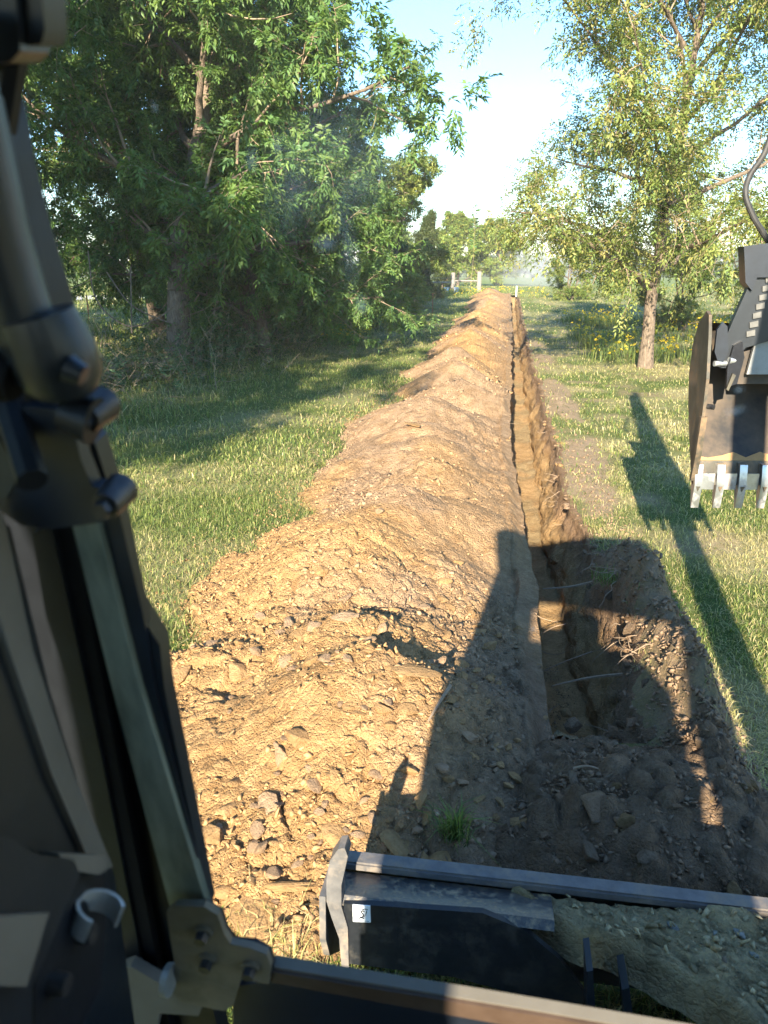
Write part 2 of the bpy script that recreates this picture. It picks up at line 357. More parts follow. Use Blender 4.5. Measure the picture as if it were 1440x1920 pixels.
# --- ground sheet
ys = [-60.0]
while ys[-1] < 900:
    y = ys[-1]; ys.append(y + (3.0 if y < -6 else 0.5 if y < 1.2 else 0.07 if y < 9 else 0.07 * (y / 9) ** 2.0 if y < 90 else y * 0.12))
ys = np.array(ys)
xl = np.concatenate([-np.geomspace(2.4, 700, 46)[::-1] , np.arange(-2.3, 0.19, 0.11)])
xr = np.concatenate([np.arange(0.84, 2.4, 0.05), np.geomspace(2.45, 700, 46)])
xs = np.concatenate([xl, [0.27, 0.515, 0.76], xr]); iL = len(xl)
X, Y = np.meshgrid(xs, ys, indexing='ij')
wcol = sstep(2.2, 0.2, np.abs(X - 0.5))
X = X + np.where((X > 0.1) & (X < 0.9), 0, 0)
tl_, tr_ = t_left(ys), t_right(ys)
X[iL] = tl_ - 0.02; X[iL + 2] = tr_ + 0.02; X[iL + 1] = (tl_ + tr_) / 2
Z = ground_h(X, Y)
keep = np.ones((len(xs) - 1, len(ys) - 1), bool)
inT = (ys[:-1] >= T_Y0 - .05) & (ys[1:] <= T_Y1)
keep[iL, inT] = False; keep[iL + 1, inT] = False
GREEN_G = np.array([0.10, 0.13, 0.035]); STRAW_G = np.array([0.34, 0.29, 0.16]); EARTH = np.array([0.30, 0.215, 0.145])
gc = lerp(GREEN_G[None, None], STRAW_G[None, None], sstep(0.38, 0.68, fbm(X * 0.8, Y * 0.8, 4, 91)) * np.where(X > 0, 0.9, 0.55))
bare = np.clip(np.exp(-((X - .96) / (.20 + .10 * sstep(5.5, 8, Y))) ** 2) * 1.6 * (sstep(6.4, 5, Y) * .4 + 1.5 * sstep(.42, .66, fbm(X * 2, Y * .9, 3, 33))) * sstep(34, 16, Y), 0, 1) * sstep(1.5, 3, Y)
bare = np.maximum(bare, sstep(0.62, 0.75, fbm(X * 1.3, Y * 1.3, 3, 95)) * 0.6 * (X > 0.7))
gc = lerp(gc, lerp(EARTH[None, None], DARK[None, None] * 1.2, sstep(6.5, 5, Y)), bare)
gc = lerp(gc, np.array([0.16, 0.20, 0.06])[None, None], sstep(30, 70, Y))
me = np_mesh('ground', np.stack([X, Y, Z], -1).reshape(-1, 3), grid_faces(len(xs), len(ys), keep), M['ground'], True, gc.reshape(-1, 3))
ground = tag(link('ground', me), 'mown grassy field with bare earth patches', 'ground', kind='structure')

# --- trench
ty = [T_Y0]
while ty[-1] < T_Y1: ty.append(ty[-1] + 0.035 * max(1.0, ty[-1] / 5) ** 1.3)
ty = np.array(ty); nw = 22; nb = 14
def t_depth(y): return 0.64 * sstep(T_Y0, T_Y0 + 0.62, y) * (1 - sstep(T_Y1 - 1.5, T_Y1, y)) + 0.02
L = t_left(ty); R_ = t_right(ty); D = t_depth(ty)
rows = []; cols = []
for k in range(nw):
    t = k / (nw - 1); x = L + 0.035 * t + 0.09 * (fbm(ty * 5, ty * 0 + t * 5, 5, 101) - .5) * min(1, t * 4) - 0.02 * (1 - t); z = -D * t
    z0 = np.where(k == 0, ground_h(L, ty) + 0.012, 0)
    wf1, wf2, wid = worley(ty * 8, ty * 0 + t * 5 + .3, 115); x = x + min(1, t * 5) * (.035 * (wid - .5) + .02 * (np.minimum(wf2 - wf1, .25) / .25 - 1))
    rows.append(np.stack([x, ty, (gz(ty) + z) if k else z0], -1)); cols.append((t * D, np.zeros_like(ty)))
for k in range(1, nb):
    t = k / nb; x = L + 0.035 + (R_ - L - 0.165) * t
    zz = -D + 0.05 * (fbm(x * 5, ty * 5, 4, 103) - .5) + 0.05 * (abs(t - .5) * 2) ** 3
    f1, f2, idv = worley(x * 16, ty * 16, 104); zz = zz + 0.012 * idv * (0.4 + sstep(4.6, 3.6, ty) * 2.5)
    rows.append(np.stack([x, ty, gz(ty) + zz], -1)); cols.append((D + 0.1, np.ones_like(ty)))
for k in range(nw):
    t = 1 - k / (nw - 1); x = R_ - 0.13 * sstep(0, .7, t) - 0.085 * (fbm(ty * 4, ty * 0 + t * 4 + 9, 5, 107) - .5) * min(1, t * 4) + 0.02 * (1 - t); z = -D * t
    z0 = ground_h(R_, ty) + 0.012
    wf1, wf2, wid = worley(ty * 8 + 40, ty * 0 + t * 5 + .3, 116); x = x - min(1, t * 5) * (.045 * (wid - .5) + .025 * (np.minimum(wf2 - wf1, .25) / .25 - 1))
    rows.append(np.stack([x, ty, (gz(ty) + z) if k < nw - 1 else z0], -1)); cols.append((t * D, np.zeros_like(ty)))
xe = R_ + .085 + .05 * (fbm(ty * 6, ty * 0, 3, 119) - .5); rows[-1][:, 2] = np.maximum(rows[-1][:, 2], ground_h(R_ + .02, ty) + .012); rows.append(np.stack([xe, ty, ground_h(xe, ty) + .006], -1)); cols.append((0 * ty, 0 * ty))
V = np.stack(rows); dep = np.stack([c[0] for c in cols]); isb = np.stack([c[1] for c in cols])
c = lerp(BROWN[None, None] * 0.95, CLAY[None, None], sstep(0.12, 0.30, dep + 0.12 * (fbm(V[..., 1] * 3, V[..., 2] * 5, 3, 111) - .5)))
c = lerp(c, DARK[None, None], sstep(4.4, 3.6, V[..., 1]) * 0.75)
c = lerp(c, OLIVE[None, None] * 1.2, isb * sstep(0.45, 0.6, fbm(V[..., 0] * 3, V[..., 1] * 1.5, 3, 113)) * .6)
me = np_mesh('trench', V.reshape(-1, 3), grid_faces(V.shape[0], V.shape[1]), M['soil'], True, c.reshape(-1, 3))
trench = tag(link('trench', me), 'narrow straight trench with orange clay walls and floor', 'trench', kind='structure')
# near end face of the trench
# --- spoil heap
hy = [1.55]
while hy[-1] < 51.0: hy.append(hy[-1] + 0.0122 * max(1.0, hy[-1] / 4.6) ** 1.5)
hy = np.array(hy); hx = np.concatenate([np.arange(-2.75, -2.2, 0.05), np.arange(-2.2, 0.312, 0.0125)])
X, Y = np.meshgrid(hx, hy, indexing='ij')
Xw = X + (t_left(Y) - 0.27) * sstep(-0.5, 0.27, X)
Z = heap_h(Xw, Y); gl = ground_h(Xw, Y)
te = t_left(Y); near_edge = sstep(0.03, -0.10, Xw - te); Z = np.where(Xw > te - .12, gl + 0.015 + np.maximum(Z - gl, 0.03) * near_edge, Z); Z = np.where((Xw > te - .45) & (Y > 3.2), np.maximum(Z, gl + .012 * sstep(.03, -.02, Xw - te)), Z)
Z = np.maximum(Z, gl - 0.05)
kv = Z > gl - 0.012
kf = kv[:-1, :-1] | kv[1:, :-1] | kv[:-1, 1:] | kv[1:, 1:]
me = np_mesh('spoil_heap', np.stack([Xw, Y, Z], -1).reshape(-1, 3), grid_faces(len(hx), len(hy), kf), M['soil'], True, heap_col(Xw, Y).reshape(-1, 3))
heap = tag(link('spoil_heap', me), 'long ridge of dug ochre earth heaped along the trench', 'dirt pile')
# --- dark topsoil heap at the near end of the trench
sx = np.arange(-0.45, 1.75, 0.02); sy = np.arange(1.75, 3.62, 0.02)
X, Y = np.meshgrid(sx, sy, indexing='ij')
f1, f2, idv = worley(X * 8, Y * 8, 121); g1, g2, idw = worley(X * 21, Y * 21, 123)
tz = topsoil_h(X, Y); Zt = tz + np.clip(tz * 12, 0, 1) * (0.06 * np.minimum(f2 - f1, .35) / .35 * idv + 0.022 * np.minimum(g2 - g1, .3) / .3 * idw + 0.05 * (fbm(X * 9, Y * 9, 4, 125) - .5))
slope_in = sstep(3.15, 3.6, Y) * ((X > 0.24) & (X < 0.8)); Zt = Zt - 0.55 * slope_in
gl = ground_h(X, Y); Z = Zt + np.minimum(gl, .3) - 0.012
kv = tz > 0.004; kf = kv[:-1, :-1] | kv[1:, 1:]
me = np_mesh('topsoil_heap', np.stack([X, Y, Z], -1).reshape(-1, 3), grid_faces(len(sx), len(sy), kf), M['soil'], True, lerp(DARK[None, None], BROWN[None, None] * 0.75, fbm(X * 4, Y * 4, 3, 127) * .8).reshape(-1, 3))
topsoil = tag(link('topsoil_heap', me), 'loose dark brown topsoil at the near end of the trench', 'dirt pile')
def top_h(x, y): return topsoil_h(x, y) + np.minimum(ground_h(x, y), .3)

# ------------------------------------------------------------------ clods
def clod_mesh(name, seed, flat=0.55, col=OCHRE, n=16):
    r = np.random.default_rng(seed); bm = bmesh.new()
    p = r.normal(size=(n, 3)); p /= np.linalg.norm(p, axis=1)[:, None]; p *= r.uniform(0.8, 1.05, (n, 1)); p[:, 2] *= flat; p[:, 1] *= r.uniform(.65, 1)
    for q in p: bm.verts.new(q)
    res = bmesh.ops.convex_hull(bm, input=bm.verts)
    bmesh.ops.delete(bm, geom=[g for g in res['geom_interior'] if isinstance(g, bmesh.types.BMVert)], context='VERTS')
    for _ in range(1): bmesh.ops.bevel(bm, geom=list(bm.edges), offset=0.05, segments=1, affect='EDGES')
    bmesh.ops.triangulate(bm, faces=bm.faces)
    bmesh.ops.recalc_face_normals(bm, faces=bm.faces)
    me = bpy.data.meshes.new(name); bm.to_mesh(me); bm.free()
    a = me.color_attributes.new("Col", 'FLOAT_COLOR', 'POINT')
    cc = np.ones((len(me.vertices), 4), np.float32); cc[:, :3] = col; a.data.foreach_set("color", cc.ravel())
    me.materials.append(M['clod']); return me
nt = NT('clod_soil'); v = nt.coord(1.0); cc = nt.mix(nt.ramp(nt.noise(2.2, 6, .7, v), [(0.35, 0), (0.7, 1)]), nt.attr('Col'), (0.66, 0.62, 0.56), 'MULTIPLY')
nt.set(cc, 0.95, spec=0.12).bump(nt.noise(5, 6, .7, v), 0.6, 0.12); M['clod'] = nt.m
def raw_clod(seed, flat, n=11):
    r = np.random.default_rng(seed); bm = bmesh.new()
    p = r.normal(size=(n, 3)); p /= np.linalg.norm(p, axis=1)[:, None]; p *= r.uniform(.75, 1.05, (n, 1)); p[:, 2] *= flat; p[:, 1] *= r.uniform(.6, 1)
    for q in p: bm.verts.new(q)
    res = bmesh.ops.convex_hull(bm, input=bm.verts)
    bmesh.ops.delete(bm, geom=[g for g in res['geom_interior'] if isinstance(g, bmesh.types.BMVert)], context='VERTS')
    bmesh.ops.triangulate(bm, faces=bm.faces); bmesh.ops.recalc_face_normals(bm, faces=bm.faces); bm.verts.index_update()
    v = np.array([q.co[:] for q in bm.verts]); f = np.array([[w.index for w in g.verts] for g in bm.faces]); bm.free(); return v, f
RAW = [raw_clod(s, f, 8) for s, f in ((1, .5), (2, .35), (3, .45), (4, .28), (5, .6), (6, .35), (7, .5), (8, .25))]
def rot_mats(n, r, tilt=0.6):
    a = r.uniform(0, 2 * np.pi, n); b = r.normal(0, tilt, n); g = r.normal(0, tilt, n)
    ca, sa, cb, sb, cg, sg = np.cos(a), np.sin(a), np.cos(b), np.sin(b), np.cos(g), np.sin(g)
    o = np.zeros_like(a); i = o + 1
    A = np.stack([ca, -sa, o, sa, ca, o, o, o, i], -1).reshape(-1, 3, 3); B = np.stack([i, o, o, o, cb, -sb, o, sb, cb], -1).reshape(-1, 3, 3); G = np.stack([cg, o, sg, o, i, o, -sg, o, cg], -1).reshape(-1, 3, 3)
    return B @ G @ A
def scatter_clods(name, parent, P, S, C, r):
    """many small crumbs of earth joined in one part"""
    n = len(P); kind = r.integers(0, len(RAW), n); Rm = rot_mats(n, r); vs_, fs_, cs_ = [], [], []; off = 0
    for k, (rv, rf) in enumerate(RAW):
        m = kind == k; q = m.sum()
        if not q: continue
        v = np.einsum('nij,vj->nvi', Rm[m], rv) * S[m][:, None, None] + P[m][:, None, :]
        f = rf[None] + (np.arange(q) * len(rv))[:, None, None] + off
        vs_.append(v.reshape(-1, 3)); fs_.append(f.reshape(-1, 3)); cs_.append(np.repeat(C[m], len(rv), 0)); off += q * len(rv)
    me = np_mesh(name, np.concatenate(vs_), np.concatenate(fs_), M['clod_small'], False, np.concatenate(cs_))
    return tag(link(name, me, parent), kind='stuff')
nt = NT('crumb_soil'); nt.set(nt.mix(nt.ramp(nt.noise(45, 4, .7), [(0.35, 0), (0.7, .7)]), nt.attr('Col'), (0.7, 0.66, 0.6), 'MULTIPLY'), 0.95, spec=0.12); M['clod_small'] = nt.m

r = np.random.default_rng(21)
# crumbs over the heap: many near the front, thinning out
N = 13000
y = 1.9 + 6.5 * r.power(0.62, N) ** 1.0; y = np.where(r.random(N) < .35, r.uniform(1.9, 4.6, N), y)
x = r.uniform(-2.15, 0.2, N)
hz = heap_h(x, y); patch = fbm(x * 1.3, y * 1.3, 3, 131)
s = 0.005 + 0.017 * r.power(0.33, N) * (0.5 + patch); s = np.where(y < 4.8, s * 1.35, s)
ok = (hz > ground_h(x, y) - 0.01) & (r.random(N) < np.where(y < 4.6, .25 + 1.2 * sstep(.38, .56, patch), 0.06 + 0.8 * sstep(.5, .6, patch)))
x, y, hz, s = x[ok], y[ok], hz[ok], s[ok]
tone = r.uniform(.82, 1.12, len(x))[:, None]
scatter_clods('crumbs', heap, np.stack([x, y, hz - s * .05], -1), s, heap_col(x, y) * tone, r)
N = 7500; y = 5.5 + 26 * r.random(N) ** 1.7; x = r.uniform(-2.0, .1, N); hz = heap_h(x, y); s = (.007 + .034 * r.power(.4, N)) * (.6 + y / 14); pt = fbm(x * .9, y * .9, 3, 133)
ok = (hz > ground_h(x, y)) & (r.random(N) < .1 + 1.2 * sstep(.48, .62, pt)); x, y, hz, s = x[ok], y[ok], hz[ok], s[ok]
scatter_clods('crumbs', heap, np.stack([x, y, hz - s * .05], -1), s, heap_col(x, y) * r.uniform(.75, 1.12, len(x))[:, None], r)
# fringe of crumbs fallen onto the grass along the heap's left foot
N = 5200; y = 2 + 14 * r.random(N) ** 1.3; x = r.normal(-1.95, 0.30, N); s = .006 + .022 * r.power(.4, N); ok = heap_h(x, y) < ground_h(x, y) + .1
x, y, s = x[ok], y[ok], s[ok]; scatter_clods('fallen_crumbs', heap, np.stack([x, y, np.maximum(heap_h(x, y), ground_h(x, y)) + s * .3], -1), s, heap_col(x, y) * r.uniform(.6, 1.05, len(x))[:, None], r)
# the large clods, each a piece of its own
bigv = [(clod_mesh('clod', 200 + k, fl, cl * tn)) for k, (fl, cl, tn) in enumerate([(.45, OCHRE, 1.05), (.35, OCHRE, 1.0), (.5, OCHRE, .92), (.28, OCHRE, 1.1), (.4, TAN, .95), (.55, TAN, 1.05), (.25, OCHRE, .97), (.3, TAN, 1.15)])]
darkv = [(clod_mesh('clod', 300 + k, fl, cl)) for k, (fl, cl) in enumerate([(.7, BROWN * .85), (.5, DARK * 1.25), (.8, DARK), (.6, BROWN * .7), (.45, BROWN), (.65, CLAY * .5)])]
def place_clod(parent, me, p, s, r, tilt=.45, stretch=None):
    o = bpy.data.objects.new('clod', me); COL.objects.link(o); o.parent = parent; o.location = p
    o.rotation_euler = (r.normal(0, tilt), r.normal(0, tilt), r.uniform(0, 6.28)); k = stretch or (1, r.uniform(.7, 1), r.uniform(.8, 1.1)); o.scale = (s * k[0], s * k[1], s * k[2]); return o
N = 1500; y = 2.0 + 4.6 * r.power(0.75, N); x = r.uniform(-2.0, 0.15, N); hz = heap_h(x, y)
s = r.uniform(.014, .036, N) * np.where(r.random(N) < .14, r.uniform(1.5, 2.8, N), 1.0) * np.where(y < 4.6, 1, .75); patch = fbm(x * 1.3, y * 1.3, 3, 131)
ok = (hz > ground_h(x, y) + .015) & (r.random(N) < np.where(y < 4.4, .95, .2) * (0.35 + 1.3 * sstep(.4, .6, patch)))
x, y, hz, s = x[ok], y[ok], hz[ok], s[ok]; order = np.argsort(-(s / y))[:288]
for i in order: place_clod(heap, bigv[r.integers(len(bigv))], (x[i], y[i], hz[i] + s[i] * .06), s[i], r, .3)
for (u, w, sz, st) in [(545, 1665, .10, (1.25, .32, .38)), (480, 1725, .11, (1.2, 1, .5)), (785, 1262, .115, (1.25, .8, .28)), (440, 1468, .055, (1, .8, .9)), (590, 1475, .05, (1, .9, .6)), (868, 1468, .045, (1, .9, .8)), (562, 1215, .085, (1.4, .35, .4)), (775, 798, .14, (1.3, .8, .35)), (510, 1640, .05, None), (740, 1585, .09, (1, .9, .5)), (790, 1500, .05, (.6, 1.1, .7)), (805, 1065, .05, (1.2, .6, .5))]:
    p = gp(u, w, 0.3)
    for _ in range(6): p = gp(u, w, float(heap_h(np.array([p[0]]), np.array([p[1]]))[0]))
    place_clod(heap, bigv[r.integers(len(bigv))], (p[0], p[1], p[2] + sz * .08), sz, r, .22, st)
# dark clods on the topsoil heap
N = 11000; x = r.uniform(-.4, 1.65, N); y = r.uniform(1.85, 3.4, N); h = topsoil_h(x, y); ok = h > .015; x, y = x[ok], y[ok]; s = .005 + .020 * r.power(.4, len(x))
scatter_clods('crumbs', topsoil, np.stack([x, y, top_h(x, y) + s * .3], -1), s, lerp(DARK[None], BROWN[None] * .9, r.random(len(x))) * r.uniform(.8, 1.3, len(x))[:, None], r)
k = 0
while k < 95:
    x, y = r.uniform(-.35, 1.5), r.uniform(2.0, 3.4); h = float(topsoil_h(x, y))
    if h < .03: continue
    s = r.uniform(.018, .045); place_clod(topsoil, darkv[r.integers(len(darkv))], (x, y, float(top_h(x, y)) + s * .25), s, r); k += 1
for (u, w, sz) in [(1115, 1515, .085), (1020, 1505, .045), (1228, 1455, .06), (1075, 1365, .06), (1150, 1375, .06), (1060, 1340, .05), (1170, 1545, .05), (1215, 1610, .05), (1320, 1500, .04), (1100, 1600, .07)]:
    p = gp(u, w, 0.15)
    for _ in range(5): p = gp(u, w, float(top_h(p[0], p[1])))
    place_clod(topsoil, darkv[r.integers(len(darkv))], (p[0], p[1], p[2] + sz * .2), sz, r, .3)
# dark crumbs along the bare ridge on the right lip
N = 9000; y = 3.0 + 9 * r.power(.5, N); x = r.normal(.95, .13, N); s = .005 + .024 * r.power(.35, N); ok = (x > t_right(y) + .0) & (r.random(N) < sstep(8, 4.5, y) + .12); x, y, s = x[ok], y[ok], s[ok]
scatter_clods('lip_crumbs', trench, np.stack([x, y, ground_h(x, y) + s * .3], -1), s, lerp(DARK[None] * 1.2, BROWN[None] * 1.1, r.random(len(x)) * .6 + sstep(5, 7, y) * .5), r)
N = 1800; y = r.uniform(3.35, 5.2, N); x = r.uniform(.3, .72, N); s = r.uniform(.006, .022, N) * np.where(y < 3.9, 1.3, .6)
scatter_clods('floor_crumbs', trench, np.stack([x, y, gz(y) - t_depth(y) + .012], -1), s, lerp(CLAY[None] * .7, DARK[None] * 1.2, r.random(N)), r)

for k in range(70):
    y_ = 3.4 + 14 * r.random() ** 1.5; sd_ = r.random() < .6; x_ = float(t_right(np.array([y_]))[0]) + r.uniform(-.03, .12) if sd_ else float(t_left(np.array([y_]))[0]) - r.uniform(-.02, .10)
    s_ = r.uniform(.02, .055) * (1 + y_ / 30); place_clod(trench, (darkv if sd_ and y_ < 6.5 else bigv)[r.integers(6)], (x_, y_, float(ground_h(x_, y_)) + .25 * s_), s_, r, .4)
# roots sticking out of the trench walls
def root_obj(pts, rad, name='root', parent=trench):
    bm = bmesh.new(); P = curve_pts(pts, 6); add_tube(bm, P, [rad * (1 - .75 * i / len(P)) for i in range(len(P))], 5); return bm_obj(name, bm, M['root'], parent, smooth=True)
def tp(u, w, z): return gp(u, w, z)
root_obj([tp(1118, 1090, -.05), tp(1070, 1100, -.12), tp(1018, 1104, -.14)], .013)
root_obj([tp(1168, 1264, -.10), tp(1110, 1270, -.16), tp(1060, 1280, -.2), tp(1036, 1286, -.2)], .010)
root_obj([tp(1110, 1222, -.3), tp(1060, 1240, -.35), tp(1015, 1260, -.35)], .006)
root_obj([tp(1062, 1170, -.4), tp(1040, 1175, -.42), tp(1008, 1192, -.4)], .006)
for k in range(46):
    y0 = 3.5 + 9 * r.random() ** 1.6; side = 1 if r.random() < .75 else -1; z0 = -r.uniform(.0, .38); x0 = float(t_right(np.array([y0]))[0]) if side > 0 else float(t_left(np.array([y0]))[0])
    p = np.array([x0 + .03 * side, y0, z0]); d = np.array([-side * r.uniform(.4, 1), r.uniform(-.9, .5), r.uniform(-.5, .4)]); pts = [p]
    for q in range(4): d = d + r.normal(0, .35, 3); d /= np.linalg.norm(d); p = p + d * r.uniform(.03, .085); pts.append(p)
    root_obj(pts, r.uniform(.0018, .0045))
for k in range(26):      # root tangle on the right lip
    y0 = r.uniform(3.5, 5.8); p = np.array([r.uniform(.72, .95), y0, float(ground_h(.85, y0)) + .02]); d = np.array([r.uniform(-1, .3), r.uniform(-1, .4), r.uniform(-.2, .5)]); pts = [p]
    for q in range(5): d = d + r.normal(0, .5, 3) + np.array([0, 0, -.12]); d /= np.linalg.norm(d); p = p + d * r.uniform(.03, .07); pts.append(p)
    root_obj(pts, r.uniform(.0018, .004))
def stick(pts, rad, label):
    bm = bmesh.new(); P = curve_pts(pts, 6); add_tube(bm, P, [rad * (1 - .5 * i / len(P)) for i in range(len(P))], 6)
    return tag(bm_obj('stick', bm, M['root'], smooth=True), label, 'stick')
def hp(u, w, dz=0.0):
    p = gp(u, w, .3)
    for _ in range(6): p = gp(u, w, float(max(heap_h(np.array([p[0]]), np.array([p[1]]))[0], top_h(p[0], p[1]))) + dz)
    return p
stick([hp(845, 1285, .05), hp(825, 1315, .035), hp(803, 1352, .02)], .009, 'pale dry stick lying on the ochre heap beside the cab shadow')
stick([hp(1075, 1440, .03), hp(1100, 1436, .04), hp(1122, 1441, .03)], .005, 'short bent pale twig on the dark topsoil')
stick([gp(1360, 1598, .1), gp(1315, 1612, .12), gp(1270, 1632, .09)], .006, 'thin yellowish stem bending over the grass edge right of the topsoil')

# ------------------------------------------------------------------ grass
def blades(P, Hh, W, C, r, lean=.5, seg2=True):
    n = len(P); a = r.uniform(0, 2 * np.pi, n); le = np.clip(np.abs(r.normal(0, 1, n)) * lean, 0, 2.6) + .12
    dx, dy = np.cos(a) * le, np.sin(a) * le; b = a + np.pi / 2 + r.normal(0, .5, n); wx, wy = np.cos(b) * W / 2, np.sin(b) * W / 2
    o = np.zeros(n)
    base = np.stack([P + np.stack([wx, wy, o], -1), P - np.stack([wx, wy, o], -1)], 1)
    mid = P + np.stack([dx * Hh * .35, dy * Hh * .35, Hh * .6], -1)
    tipz = Hh * np.clip(1.0 - .35 * le, .35, 1); tip = P + np.stack([dx * Hh, dy * Hh, tipz], -1)
    m2 = np.stack([mid + np.stack([wx, wy, o], -1) * .8, mid - np.stack([wx, wy, o], -1) * .8], 1)
    V = np.concatenate([base, m2, tip[:, None]], 1); i = np.arange(n)[:, None] * 5
    q = i + np.array([[0, 1, 3, 2]]); t = i + np.array([[2, 3, 4]])
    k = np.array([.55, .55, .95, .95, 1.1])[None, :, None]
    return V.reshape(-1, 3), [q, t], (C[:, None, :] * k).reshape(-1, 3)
def is_soil(x, y):
    h = heap_h(x, y, False) > ground_h(x, y) + 0.005 + 0.10 * rng.random(np.shape(x)) ** 2.2
    t = (x > t_left(y) - .45) & (x < t_right(y) + .04) & (y > T_Y0 - .2) & (y < T_Y1)
    return h | t | (topsoil_h(x, y) > .02)
def bare_d(x, y):
    return np.clip(np.exp(-((x - .96) / (.20 + .10 * sstep(5.5, 8, y))) ** 2) * 1.5 * (sstep(6.4, 5, y) * .4 + 1.5 * sstep(.42, .66, fbm(x * 2, y * .9, 3, 33))) * sstep(34, 16, y) + .8 * sstep(.60, .72, fbm(x * 1.3, y * 1.3, 3, 95)) * (x > .7), 0, 1)
GREENS = np.array([[.155, .21, .048], [.20, .25, .058], [.115, .175, .045], [.27, .28, .08]]); STRAWS = np.array([[.56, .46, .24], [.48, .41, .19], [.42, .38, .14]])
def grass_sample(n, r0, r1, pw, r):
    d = (r0 ** pw + (r1 ** pw - r0 ** pw) * r.random(n)) ** (1 / pw); az = np.radians(r.uniform(-47, 27, n)); x = np.sin(az) * d; y = np.cos(az) * d
    return x, y, d
Vs, Qs, Ts, Cs = [], [], [], []; off = 0
for (n, r0, r1, pw, hmin, hmax, w) in [(185000, 1.7, 9, .9, .035, .11, .0046), (100000, 8, 26, .75, .05, .13, .012), (50000, 24, 75, .6, .07, .18, .038)]:
    x, y, d = grass_sample(n, r0, r1, pw, r); ok = ~is_soil(x, y) & (r.random(n) > bare_d(x, y) * np.where(y < 6.2, 1.0, .8)); x, y, d = x[ok], y[ok], d[ok]; n = len(x)
    tall = fbm(x * .9, y * .9, 4, 141); straw = sstep(.40, .66, fbm(x * .8, y * .8, 4, 91)); hedge = sstep(-4.2, -6.4, x + (y - 15) * -.02)
    thin = r.random(n) < .35 + 1.0 * sstep(.25, .55, fbm(x * 2.2, y * 2.2, 3, 143)); x, y, d, tall, straw, hedge = [q[thin] for q in (x, y, d, tall, straw, hedge)]; n = len(x)
    Hh = (hmin + (hmax - hmin) * r.random(n) ** 1.6) * (.55 + .95 * tall) * np.where(x < 0, .92, .75) * (1 + 1.8 * hedge)
    ps = np.clip(np.where(x > 0, .46, .18) + straw * np.where(x > 0, .5, .38), 0, 1); isst = r.random(n) < ps
    C = np.where(isst[:, None], STRAWS[r.integers(0, 3, n)], GREENS[r.integers(0, 4, n)]) * r.uniform(.75, 1.3, n)[:, None]
    Hh = np.where(isst, Hh * .8, Hh); Hh = np.where(r.random(n) < .018, Hh * 2.2, Hh)
    P = np.stack([x, y, ground_h(x, y) - .004], -1)
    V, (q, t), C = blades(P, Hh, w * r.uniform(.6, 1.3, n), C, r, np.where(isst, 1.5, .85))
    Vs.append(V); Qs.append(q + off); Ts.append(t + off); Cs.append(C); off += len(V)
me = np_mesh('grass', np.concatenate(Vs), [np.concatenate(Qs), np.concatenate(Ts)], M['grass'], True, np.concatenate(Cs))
tag(link('grass', me), 'rough green and straw coloured grass on both sides of the trench', 'grass', kind='stuff')
def tuft(p, n, h, label, r, w=.004, spread=.03, green=True, lean=.5):
    n = int(n); P = np.stack([r.normal(p[0], spread, n), r.normal(p[1], spread, n), np.full(n, p[2])], -1)
    C = (GREENS if green else STRAWS)[r.integers(0, 3, n)] * r.uniform(.8, 1.3, n)[:, None]
    V, f, C = blades(P, h * r.uniform(.5, 1.2, n), w * r.uniform(.7, 1.2, n), C, r, lean)
    return tag(link('grass_tuft', np_mesh('grass_tuft', V, f, M['grass'], True, C)), label, 'grass tuft')
tuft(hp(852, 1570, .0), 160, .13, 'green grass tuft lying on the soil just behind the blade rail', r, .004, .022, True, .7)
tuft(hp(820, 905, .0), 90, .10, 'straw coloured grass tuft on the heap halfway along the trench', r, .004, .05, False, 1.2)
tuft(gp(1140, 1090, .15), 110, .10, 'grey green grass sod with roots on the trench lip', r, .004, .05, True, 1.0)
tuft(gp(545, 1790, .0), 160, .16, 'dry straw grass tuft at the foot of the heap beside the blade end', r, .004, .09, False, .7)

# ------------------------------------------------------------------ trees
def unit(v): return v / (np.linalg.norm(v, axis=-1, keepdims=True) + 1e-9)
def tubes_np(segs, n):
    """cone segments: arrays p0,p1,r0,r1"""
    p0, p1, r0, r1 = [np.array(q) for q in segs]; d = unit(p1 - p0)
    ref = np.where(np.abs(d[:, 2:3]) < .9, np.array([[0, 0, 1.]]), np.array([[1., 0, 0]])); s = unit(np.cross(d, ref)); t = np.cross(s, d)
    a = np.arange(n) * 2 * np.pi / n; ring = s[:, None] * np.cos(a)[None, :, None] + t[:, None] * np.sin(a)[None, :, None]
    V = np.concatenate([p0[:, None] + ring * r0[:, None, None], p1[:, None] + ring * r1[:, None, None]], 1)
    k = np.arange(n); f = np.stack([k, (k + 1) % n, (k + 1) % n + n, k + n], -1)
    Fc = f[None] + (np.arange(len(p0)) * 2 * n)[:, None, None]
    return V.reshape(-1, 3), Fc.reshape(-1, 4)
